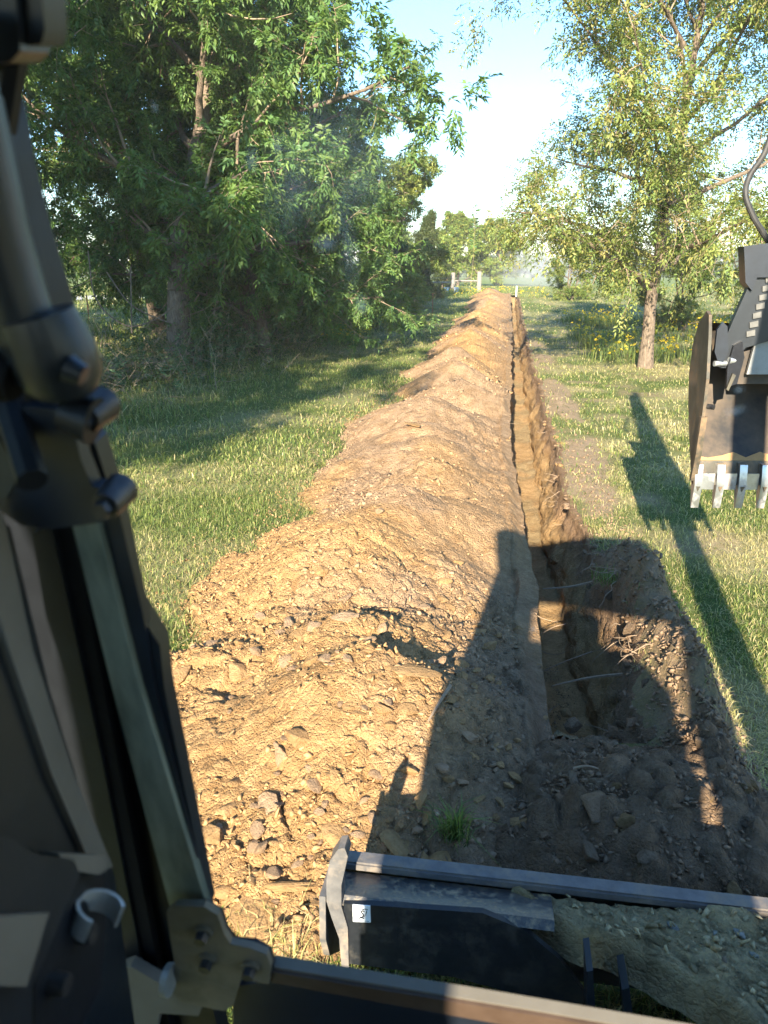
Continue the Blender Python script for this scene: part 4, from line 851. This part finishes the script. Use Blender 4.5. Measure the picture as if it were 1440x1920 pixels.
# console corner and clamp at the lower left
cn = side_slab('console', [(-30, 1565), (30, 1572), (60, 1600), (138, 1612), (150, 1640), (62, 1850), (60, 1990), (-30, 1990)], .07, .05, M['cab'], .006)
side_slab('console_lit_top', [(-30, 1720), (92, 1712), (50, 1850), (-30, 1848)], .080, .008, M['taupe'], .003, cn)  # paler tone paints the lit top of the console
side_slab('console_side', [(140, 1615), (196, 1618), (200, 1680), (190, 1850), (120, 1990), (62, 1990), (66, 1850)], .055, .04, M['black'], .005, cn)
for (u, w) in ((110, 1845), (160, 1750)):
    bm = bmesh.new(); p = on_plane(u, w, (-.243, 0, 0), WX); add_tube(bm, [p + WX * .006, p - WX * .015], [.006, .0076], 12); part('bolt', bm, M['bolt'], cn, .002, True)
side_slab('console_clip', [(110, 1600), (200, 1605), (198, 1632), (186, 1640), (120, 1630)], .065, .02, M['taupe'], .002, cn)
cp = on_plane(182, 1718, (-.237, 0, 0), WX); bm = bmesh.new(); ang = np.radians(np.linspace(-150, 95, 22)); ro, ri, hw = .0152, .013, .0076
ax = unit(np.array([.35, .2, .9])); e1 = unit(np.cross(ax, np.array([0, 1, 0]))); e2 = np.cross(ax, e1); vr = []
for a in ang:
    dd = e1 * math.cos(a) + e2 * math.sin(a); vr.append([bm.verts.new(Vector(cp + dd * rr_ + ax * s_)) for rr_, s_ in ((ro, -hw), (ro, hw), (ri, hw), (ri, -hw))])
for a, b in zip(vr, vr[1:]):
    for k in range(4): bm.faces.new((a[k], a[(k + 1) % 4], b[(k + 1) % 4], b[k]))
bm.faces.new(vr[0]); bm.faces.new(vr[-1][::-1]); part('clamp', bm, M['zinc'], cn, 0, True)
# lamp / mirror housing at the upper left corner of the cab
mr = slab('mirror_housing', [(-60, -140), (18, -140), (32, 30), (38, 96), (20, 116), (-60, 126)], -.02, .05, M['slate'], .012, seg=3)
slab('mirror_flange', [(42, -140), (68, -140), (84, 55), (78, 82), (52, 86)], -.03, .04, M['slate'], .010, mr)
slab('mirror_gap', [(24, -140), (48, -140), (58, 82), (42, 88)], -.04, .03, M['rubber'], .002, mr)
bm = bmesh.new(); mp_ = wp(20, 100, -.06); add_tube(bm, curve_pts([mp_, mp_ + np.array([-.04, .02, -.08]), mp_ + np.array([-.035, .01, -.16]), mp_ + np.array([0, -.03, -.20])], 6), .008, 8); part('mirror_arm', bm, M['black'], mr, 0, True)
# glazing and the dirt on it
bm = bmesh.new(); q = [wp(170, -200, -.03), wp(1700, -200, -.03), wp(1700, 1960, -.03), wp(400, 1780, -.03)]; add_prism(bm, q, Vector(-WN * .005)); part('windscreen_glass', bm, M['glass'])
def smear(u, w, su, sv, rot, mat, name='smudge'):
    p = wp(u, w, -.028); dep = np.dot(p - CAM, fw); s = dep / F
    bm = bmesh.new(); bmesh.ops.create_circle(bm, cap_ends=True, segments=20, radius=1.0); o = bm_obj(name, bm, mat, ex)
    B = Matrix((Vector(WX), Vector(Wup), Vector(WN))).transposed().to_4x4()
    o.matrix_local = Matrix.Translation(Vector(p) - EXO) @ B @ Matrix.Rotation(rot, 4, 'Z') @ Matrix.Diagonal((su * s, sv * s, s, 1)); return o
for a in [(655, 260, 55, 110, -.6), (690, 330, 70, 130, -.9), (650, 440, 26, 150, .05), (678, 572, 16, 24, 0), (520, 272, 13, 24, .2), (472, 300, 16, 30, -.3), (612, 455, 30, 22, .4), (290, 200, 8, 14, 0), (560, 330, 90, 160, -.5), (740, 290, 60, 26, .5), (1385, 730, 14, 10, .2), (1378, 770, 26, 14, .3), (820, 1525, 7, 7, 0), (1000, 1180, 8, 8, 0), (610, 240, 50, 90, .3)]:
    big = max(a[2], a[3]) > 45; smear(*a, M['smudge_faint' if big else 'smudge'])
smear(1245, 392, 17, 26, -.2, M['bug'], 'bug_splat')
# cab shell round the operator
def ebox(name, lo, hi, mat, parent=None, bevel=.01):
    bm = bmesh.new(); add_box(bm, lo, hi); return part(name, bm, mat, parent, bevel, True)
ebox('cab_roof', (-.37, -1.02, 2.38), (.85, .36, 2.48), M['cab'], bevel=.03)
ebox('rear_wall', (-.42, -.98, .95), (.85, -.94, 1.62), M['cab'])
for a_, b_, c_, d_ in ((-.41, -.12, -.12, -.34), (.62, .87, .84, .62)):
    bm = bmesh.new(); add_prism(bm, [(a_, -.98, 1.62), (b_, -.98, 1.62), (c_, -.98, 2.40), (d_, -.98, 2.40)], Vector((0, .06, 0))); part('rear_post', bm, M['cab'], None, .008)  # posts broadened inward to block sun beside the seat
ebox('door_panel', (-.42, -.92, .95), (-.395, -.05, 1.62), M['cab'])
bm = bmesh.new(); add_prism(bm, [(-.41, -.92, 1.62), (-.41, -.30, 1.62), (-.335, -.45, 2.40), (-.335, -.92, 2.40)], Vector((.02, 0, 0))); part('door_post', bm, M['black'], None, .004)  # broadened to a solid panel so the cab shadow closes
ebox('side_panel', (.82, -.92, .95), (.85, .60, 1.30), M['cab'])
bm = bmesh.new(); add_prism(bm, [(.79, .64, 1.05), (.85, .64, 1.05), (.85, .38, 2.42), (.79, .38, 2.42)], Vector((0, -.05, 0))); part('cab_post', bm, M['black'], None, .006)
ebox('cab_floor', (-.31, -.98, .88), (.85, .56, .94), M['black'])
st_ = ebox('seat', (-.06, -.62, 1.12), (.52, -.14, 1.27), M['rubber'], bevel=.05)
bm = bmesh.new(); add_prism(bm, [(-.12, -.60, 1.24), (.56, -.60, 1.24), (.60, -.66, 1.9), (.50, -.67, 2.02), (-.06, -.67, 2.02), (-.14, -.66, 1.9)], Vector((0, -.12, 0))); part('seat_back', bm, M['rubber'], st_, .03, True)
ebox('headrest', (.10, -.78, 2.02), (.36, -.68, 2.26), M['rubber'], st_, .03)
ebox('seat_base', (.02, -.55, .94), (.42, -.2, 1.12), M['black'], st_)
# house, tracks
bm = bmesh.new(); add_prism(bm, [(-.50, -1.6, .62), (-.50, -1.0, .62), (.9, -1.0, .62), (1.42, -1.0, .62), (1.42, -1.6, .62), (1.1, -1.85, .62), (-.1, -1.85, .62)], Vector((0, 0, 1.0))); part('engine_cover', bm, M['orange'], None, .06, True)
ebox('house_deck', (-.40, -1.0, .62), (1.42, .55, .87), M['black'], bevel=.02)
bm = bmesh.new(); add_box(bm, (.88, -1.0, .87), (1.42, .2, 1.35)); part('side_tank', bm, M['orange'], None, .06, True)
ebox('undercarriage', (.05, -1.0, .28), (.95, .9, .60), M['black'], bevel=.04)
for x0 in (-.40, 1.02):
    bm = bmesh.new(); prof = [(-1.35, .27), (-1.2, .05), (-1.0, .0), (.85, .0), (1.05, .05), (1.2, .27), (1.05, .49), (.85, .54), (-1.0, .54), (-1.2, .49)]
    add_prism(bm, [(x0, a, b) for a, b in prof], Vector((.38, 0, 0))); tk = part('track', bm, M['rubber'], None, .02)
    for k in range(19):
        ebox('track_lug', (x0 - .004, -1.05 + k * .105, .535), (x0 + .384, -1.01 + k * .105, .565), M['rubber'], tk, .004)
# boom, arm, hydraulics
def beam(name, pts, w, mat, parent=None):
    bm = bmesh.new(); a = [bm.verts.new(Vector(p) + Vector((-w / 2, 0, 0))) for p in pts]; b = [bm.verts.new(Vector(p) + Vector((w / 2, 0, 0))) for p in pts]; n = len(pts)
    bm.faces.new(a); bm.faces.new(b[::-1])
    for i in range(n): bm.faces.new((a[i], b[i], b[(i + 1) % n], a[(i + 1) % n]))
    return part(name, bm, mat, parent, .012)
beam('boom', [(1.15, .75, .95), (1.15, 1.0, .85), (1.40, 2.5, 3.0), (1.62, 4.1, 3.92), (1.62, 4.05, 4.15), (1.38, 2.2, 3.4)], .20, M['orange'])
beam('dipper_arm', [(1.64, 3.7, 4.25), (1.64, 4.0, 4.35), (1.66, 4.55, 3.6), (1.69, 5.12, 2.0), (1.69, 5.0, 1.92), (1.66, 4.2, 3.6)], .17, M['orange'])
bm = bmesh.new(); add_tube(bm, [(1.70, 3.8, 4.55), (1.70, 4.5, 3.3)], .06, 12); add_tube(bm, [(1.70, 4.5, 3.3), (1.70, 4.75, 2.85)], .032, 10); part('bucket_cylinder', bm, M['black'], None, 0, True)
bm = bmesh.new(); add_tube(bm, [(1.16, 1.1, 1.0), (1.30, 2.0, 2.1)], .07, 12); add_tube(bm, [(1.30, 2.0, 2.1), (1.36, 2.4, 2.7)], .04, 10); part('boom_cylinder', bm, M['black'], None, 0, True)
hs = [at(1452, 235, 4.3), at(1432, 290, 4.35), at(1406, 330, 4.4), at(1398, 365, 4.4), at(1412, 405, 4.42), at(1432, 438, 4.45), at(1452, 470, 4.5)]
bm = bmesh.new(); add_tube(bm, curve_pts(hs, 6), .017, 10); part('hose', bm, M['hose'], None, 0, True)
# bucket: local frame, x across, y away from the operator, z up
BX0 = at(1300, 900, 4.62); bw = .57
def bq(x, y, z): return Vector((BX0[0] + x + .0 * y, BX0[1] + y + x * .12, BX0[2] + z))
prof = [(.02, .02), (.10, .16), (.20, .30), (.30, .45), (.36, .60), (.36, .76), (.28, .88), (.16, .92)]
bm = bmesh.new(); t = .018
a = [[bm.verts.new(bq(x, y, z)) for y, z in prof] for x in (0, bw)]; b = [[bm.verts.new(bq(x, y + t, z - t * .3)) for y, z in prof] for x in (0, bw)]
for k in range(len(prof) - 1):
    bm.faces.new((a[0][k], a[0][k + 1], a[1][k + 1], a[1][k])); bm.faces.new((b[0][k], b[1][k], b[1][k + 1], b[0][k + 1]))
    bm.faces.new((a[0][k], b[0][k], b[0][k + 1], a[0][k + 1])); bm.faces.new((a[1][k], a[1][k + 1], b[1][k + 1], b[1][k]))
bm.faces.new((a[0][0], a[1][0], b[1][0], b[0][0])); bm.faces.new((a[0][-1], b[0][-1], b[1][-1], a[1][-1]))
bk2 = part('bucket', bm, M['bucket'], None, 0, True)
side = [(.0, .0), (-.04, .18), (-.06, .40), (-.05, .62), (.02, .86), (.07, .97), (.14, .99), (.30, .90), (.38, .77), (.38, .60), (.32, .44), (.22, .29), (.12, .15)]
for x0, nm in ((-.012, 'side_plate'), (bw - .006, 'side_plate')):
    bm = bmesh.new(); add_prism(bm, [bq(x0, y, z) for y, z in side], bq(.018, 0, 0) - bq(0, 0, 0)); part(nm, bm, M['bucket_edge'], bk2, .004)
    bm = bmesh.new(); add_prism(bm, [bq(x0 - .008, y, z) for y, z in [(-.02, .0), (-.062, .18), (-.082, .40), (-.04, .40), (-.02, .18), (.02, .0)]], bq(.034, 0, 0) - bq(0, 0, 0)); part('side_cutter', bm, M['bucket_edge'], bk2, .004)
bm = bmesh.new(); add_prism(bm, [bq(0, .0, -.03), bq(0, .028, -.03), bq(0, .085, .11), bq(0, .05, .11)], bq(bw, 0, 0) - bq(0, 0, 0)); part('lip', bm, M['bucket_edge'], bk2, .004)
bm = bmesh.new(); add_prism(bm, [bq(.01, .045, .085), bq(bw - .01, .045, .085), bq(bw - .01, .085, .165), bq(bw * .86, .07, .135), bq(bw * .7, .085, .160), bq(bw * .55, .068, .128), bq(bw * .42, .082, .158), bq(bw * .3, .072, .138), bq(bw * .15, .066, .125), bq(.01, .072, .138)], Vector((0, .02, -.01))); part('caked_clay', bm, M['clay_smear'], bk2, .006)
sp_ = (bw - .045) / 4
for k in range(5):
    x0 = k * sp_
    bm = bmesh.new(); add_prism(bm, [bq(x0, -.045, -.02), bq(x0, -.02, -.17), bq(x0, -.005, -.17), bq(x0, .05, -.02), bq(x0, .05, .10), bq(x0, -.015, .10)], bq(.045, 0, 0) - bq(0, 0, 0)); th = part('tooth', bm, M['steel'], bk2, .005, True)
    bm = bmesh.new(); add_prism(bm, [bq(x0 + .010, -.049, -.028), bq(x0 + .035, -.049, -.028), bq(x0 + .0225, -.046, -.060)], Vector((0, .012, 0))); part('wear_mark', bm, M['bucket_edge'], th, 0)
    if k < 4:
        bm = bmesh.new(); add_prism(bm, [bq(x0 + .052, -.012, -.055), bq(x0 + sp_ - .008, -.012, -.055), bq(x0 + sp_ - .008, -.012, .045), bq(x0 + .052, -.012, .045)], Vector((0, .014, 0))); part('lip_shroud', bm, M['steel'], bk2, .004)
bm = bmesh.new(); add_tube(bm, [bq(.02, -.03, .455), bq(.05, -.06, .455)], .016, 8); part('wear_stud', bm, M['bolt'], bk2, 0, True)
# coupler and linkage above the bucket
def cpl(name, pts, y0, th, mat, parent=None, bevel=.006):
    p0 = BX0 + np.array([0, y0, 0]); bm = bmesh.new(); add_prism(bm, [on_plane(u, w, p0, np.array([0, 1., 0])) for u, w in pts], Vector((0, th, 0))); return part(name, bm, mat, parent, bevel, True)
qc = cpl('coupler', [(1358, 640), (1375, 600), (1402, 540), (1418, 470), (1440, 460), (1500, 460), (1500, 650), (1440, 640), (1398, 652), (1372, 690), (1352, 690)], .02, .05, M['cab'])
cpl('coupler_cap', [(1395, 462), (1440, 456), (1455, 520), (1420, 520), (1410, 545), (1398, 530)], -.01, .12, M['slate'], qc)
for k in range(7): cpl('grip_step', [(1436 - k * 6, 520 + k * 17), (1452 - k * 6, 516 + k * 17), (1452 - k * 6, 527 + k * 17), (1436 - k * 6, 530 + k * 17)], .006, .03, M['grip'], qc, .002)
cpl('coupler_body', [(1398, 600), (1440, 570), (1520, 560), (1520, 720), (1380, 720), (1386, 660)], .10, .20, M['bucket'], qc, .01)
cpl('cover_plate', [(1416, 642), (1520, 636), (1520, 702), (1400, 702)], .04, .03, M['white_plate'], qc)
cpl('ear', [(1345, 618), (1356, 604), (1364, 612), (1366, 660), (1350, 690), (1340, 660)], .0, .03, M['slate'], qc)
for (u, w, rr) in ((1374, 676, .020), (1346, 682, .016)):
    p = on_plane(u, w, BX0, np.array([0, 1., 0])); bm = bmesh.new(); add_tube(bm, [p + np.array([-.02, 0, 0]), p + np.array([.05, .02, 0])], rr, 14); part('pin', bm, M['zinc'], qc, .002, True)
cpl('link_plate', [(1364, 690), (1376, 648), (1392, 640), (1396, 670), (1382, 720), (1362, 726)], -.01, .03, M['black'], qc)
cpl('grease_arm', [(1362, 730), (1374, 700), (1380, 704), (1366, 733)], -.03, .02, M['bucket_edge'], qc, .002)

# ------------------------------------------------------------------ dozer blade
bl = empty('dozer_blade'); bl.parent = ex; bl.location = (0, 0, 0); RY = 1.84
def bpart(name, bm, mat, bevel=0.0, smooth=True, parent=None): return part(name, bm, mat, parent or bl, bevel, smooth)
YN = np.array([0, 1., 0])
P0 = on_plane(640, 1590, (0, RY, 0), YN); P1 = on_plane(1440, 1690, (0, RY, 0), YN); zt = float(P0[2]); x0 = float(P0[0]); x1 = 1.42
bm = bmesh.new(); add_box(bm, (x0, RY - .055, zt - .03), (x1, RY, zt)); bpart('top_rail', bm, M['rail'], .006)
bm = bmesh.new(); add_prism(bm, [(x0, RY - .004, zt - .028), (x0, RY - .02, zt - .028), (x0, RY + .0, zt - .30), (x0, RY + .06, .03), (x0, RY + .08, .03), (x0, RY + .02, zt - .30)], Vector((x1 - x0, 0, 0))); bpart('moldboard', bm, M['blade'])
bend = on_plane(650, 1692, (0, RY - .20, 0), YN); zb = float(bend[2]); yb = RY - .20
bm = bmesh.new(); add_prism(bm, [(x0 + .02, RY - .052, zt - .034), (x0 + .02, yb + .02, zb + .006), (x0 + .02, yb, zb - .012), (x0 + .02, yb + .015, zb - .02), (x0 + .02, RY - .03, zt - .055)], Vector((.60, 0, 0))); bpart('back_slope', bm, M['rail2'], .004)
fpts = [(644, 1694), (905, 1712), (985, 1745), (1050, 1800), (1095, 1860), (1125, 1990), (1098, 1990), (1085, 1915), (1030, 1880), (960, 1862), (850, 1832), (646, 1806)]
bm = bmesh.new(); add_prism(bm, [on_plane(u, w, (0, yb - .002, 0), YN) for u, w in fpts], Vector((0, .018, 0))); bpart('back_plate', bm, M['blade'], .003)
epts = [(612, 1650), (618, 1615), (634, 1592), (646, 1590), (652, 1606), (640, 1660), (640, 1700), (652, 1740), (654, 1815), (640, 1812), (636, 1760), (622, 1722), (612, 1690)]
bm = bmesh.new(); add_prism(bm, [on_plane(u, w, (0, yb - .01, 0), YN) for u, w in epts], Vector((0, .05, 0))); ep = bpart('end_plate', bm, M['rail'], .005)
bm = bmesh.new(); add_prism(bm, [(x0 - .018, RY - .02, zt + .012), (x0 - .018, RY - .12, zt + .015), (x0 - .018, yb - .01, zb + .02), (x0 - .018, yb - .02, zb - .12), (x0 - .018, yb + .02, zb - .22), (x0 - .018, RY + .05, .05), (x0 - .018, RY + .06, zt - .2)], Vector((.018, 0, 0))); bpart('end_plate', bm, M['rail'], .004)
stx = [(673, 1703), (691, 1704), (693, 1736), (675, 1734)]
sk_pts = [(661, 1697), (694, 1699), (695, 1730), (662, 1728)]
SP = yb - .0065
def sp3(u, w, dy=0.0): return on_plane(u, w, (0, SP + dy, 0), YN)
bm = bmesh.new(); add_prism(bm, [sp3(u, w) for u, w in sk_pts], Vector((0, .003, 0))); stk = bpart('sticker', bm, M['sticker'], 0, False)
def ink_line(pts, wd):
    bm = bmesh.new(); P = [sp3(u, w, -.0012) for u, w in pts]; add_tube(bm, P, wd, 4); part('mark', bm, M['ink'], stk, 0, False)
ink_line([(665, 1705), (669, 1704.2), (673, 1705.4), (677, 1704.4), (681, 1705.6), (685, 1704.8), (690, 1706)], .0011)
ink_line(curve_pts([(670, 1707, 0), (670.5, 1713, 0), (674, 1718.5, 0), (679, 1720, 0), (684, 1717, 0), (687, 1711, 0), (687, 1708, 0)], 4) and [(a[0], a[1]) for a in curve_pts([(670, 1707), (670.5, 1713), (674, 1718.5), (679, 1720), (684, 1717), (687, 1711), (687, 1708)], 4)], .0009)
ink_line([(a[0], a[1]) for a in curve_pts([(683, 1709.5), (679.5, 1708), (677, 1710), (678.5, 1712.5), (681, 1714.5), (680.5, 1718), (677.5, 1720.5), (674.5, 1719)], 4)], .0017)
ink_line([(672, 1722.5), (677, 1720), (682, 1722.8)], .0016)
ink_line([(672, 1722.3), (682, 1721.5)], .0009)
ink_line([(684, 1727.2), (692, 1727.6)], .0006)
# two small upright gussets
for pts in ([(1100, 1822), (1112, 1820), (1122, 1990), (1104, 1990)], [(1166, 1856), (1180, 1852), (1198, 1990), (1180, 1990)]):
    bm = bmesh.new(); add_prism(bm, [on_plane(u, w, (0, yb - .13, 0), YN) for u, w in pts], Vector((0, .10, 0))); bpart('gusset', bm, M['slate'], .003)
# earth lying on the blade frame
uy = np.arange(.95, RY - .045, .016); nu_ = 84
lim = np.interp(uy, [.95, RY - .50, RY - .34, RY - .26, RY - .16, RY - .05], [.80, .76, .62, .46, .22, .02])
tt = np.linspace(0, 1, nu_)[:, None]; Y = np.broadcast_to(uy[None], (nu_, len(uy))).copy(); l2 = lim[None] + .05 * (fbm(Y * 7, Y * 0 + 2, 3, 187) - .5)
X = l2 + (1.46 - l2) * tt
f1, f2, idv = worley(X * 9, Y * 9, 181); g1, g2, _ = worley(X * 24, Y * 24, 183)
Z = np.where(Y > yb, zt - .045 + .012 * (RY - .05 - Y) / .15, zt - .033 - .24 * (yb - Y)) - .03 * sstep(.9, 1.4, X) + .05 * (fbm(X * 3, Y * 3, 3, 185) - .5) + .035 * np.minimum(f2 - f1, .3) / .3 * idv + .014 * np.minimum(g2 - g1, .3) / .3
Z = Z - .10 * sstep(.06, 0, tt * (1.46 - l2))
keepv = np.ones_like(X, bool); kf = np.ones((nu_ - 1, len(uy) - 1), bool); ux = X[:, 0]
cc = lerp(OLIVE[None, None] * 1.6, DARK[None, None] * 1.5, sstep(.78, 1.12, X + .3 * (fbm(X * 4, Y * 4, 3, 189) - .5)))
cs = part('caked_earth', bmesh.new(), M['soil'], bl); me = np_mesh('caked_earth', np.stack([X - .5, Y + .4, Z], -1).reshape(-1, 3), grid_faces(nu_, len(uy)), M['soil'], True, cc.reshape(-1, 3)); cs.data = me
sr = np.random.default_rng(91)
def cake_z(x, y):
    j = np.clip(((y - uy[0]) / .016).astype(int), 0, len(uy) - 1); l = l2[0, j]; q = (x - l) / (1.46 - l); i = np.clip((q * (nu_ - 1)).astype(int), 0, nu_ - 1); return Z[i, j], q > .01
N = 2600; x = sr.uniform(.2, 1.4, N); y = sr.uniform(1.0, RY - .06, N); zz, okk = cake_z(x, y); x, y, zz = x[okk], y[okk], zz[okk]; s = .003 + .018 * sr.power(.4, len(x))
cb = scatter_clods('blade_crumbs', bl, np.stack([x - .5, y + .4, zz + s * .3], -1), s, lerp(OLIVE[None] * 1.3, DARK[None] * 1.5, sstep(.75, 1.1, x)) * sr.uniform(.7, 1.4, len(x))[:, None], sr)
greyc = [clod_mesh('pebble', 400 + k, fl, c_) for k, (fl, c_) in enumerate([(.35, np.array([.36, .37, .33])), (.5, np.array([.30, .24, .17])), (.6, DARK * 1.5), (.3, np.array([.42, .43, .40]))])]
for k in range(60):
    x_, y_ = sr.uniform(.45, 1.35), sr.uniform(1.15, RY - .08); z_, o_ = cake_z(np.array([x_]), np.array([y_]))
    if not o_[0]: continue
    s_ = sr.uniform(.008, .024); o = bpy.data.objects.new('pebble', greyc[sr.integers(4)]); COL.objects.link(o); o.parent = bl; o.location = (x_ - .5, y_ + .4, z_[0] + s_ * .25); o.scale = (s_ * 1.3, s_, s_); o.rotation_euler = (sr.normal(0, .3), sr.normal(0, .3), sr.uniform(0, 6))

# ------------------------------------------------------------------ added haze volume, lifts dark tones in place of the windscreen veil
bm = bmesh.new(); add_box(bm, (-760, -90, -1.8), (760, 960, 18)); nt = NT('tone_lift_haze'); nt.n.remove(nt.b); pv = nt.new('ShaderNodeVolumePrincipled'); pv.inputs['Color'].default_value = (1, .98, .92, 1); pv.inputs['Density'].default_value = 0.0009; pv.inputs['Anisotropy'].default_value = 0.0
nt.l.new(pv.outputs[0], nt.out.inputs['Volume']); o = bm_obj('haze', bm, nt.m); tag(o, 'thin added haze lifting the dark tones of the trees and far field', 'haze', kind='stuff')
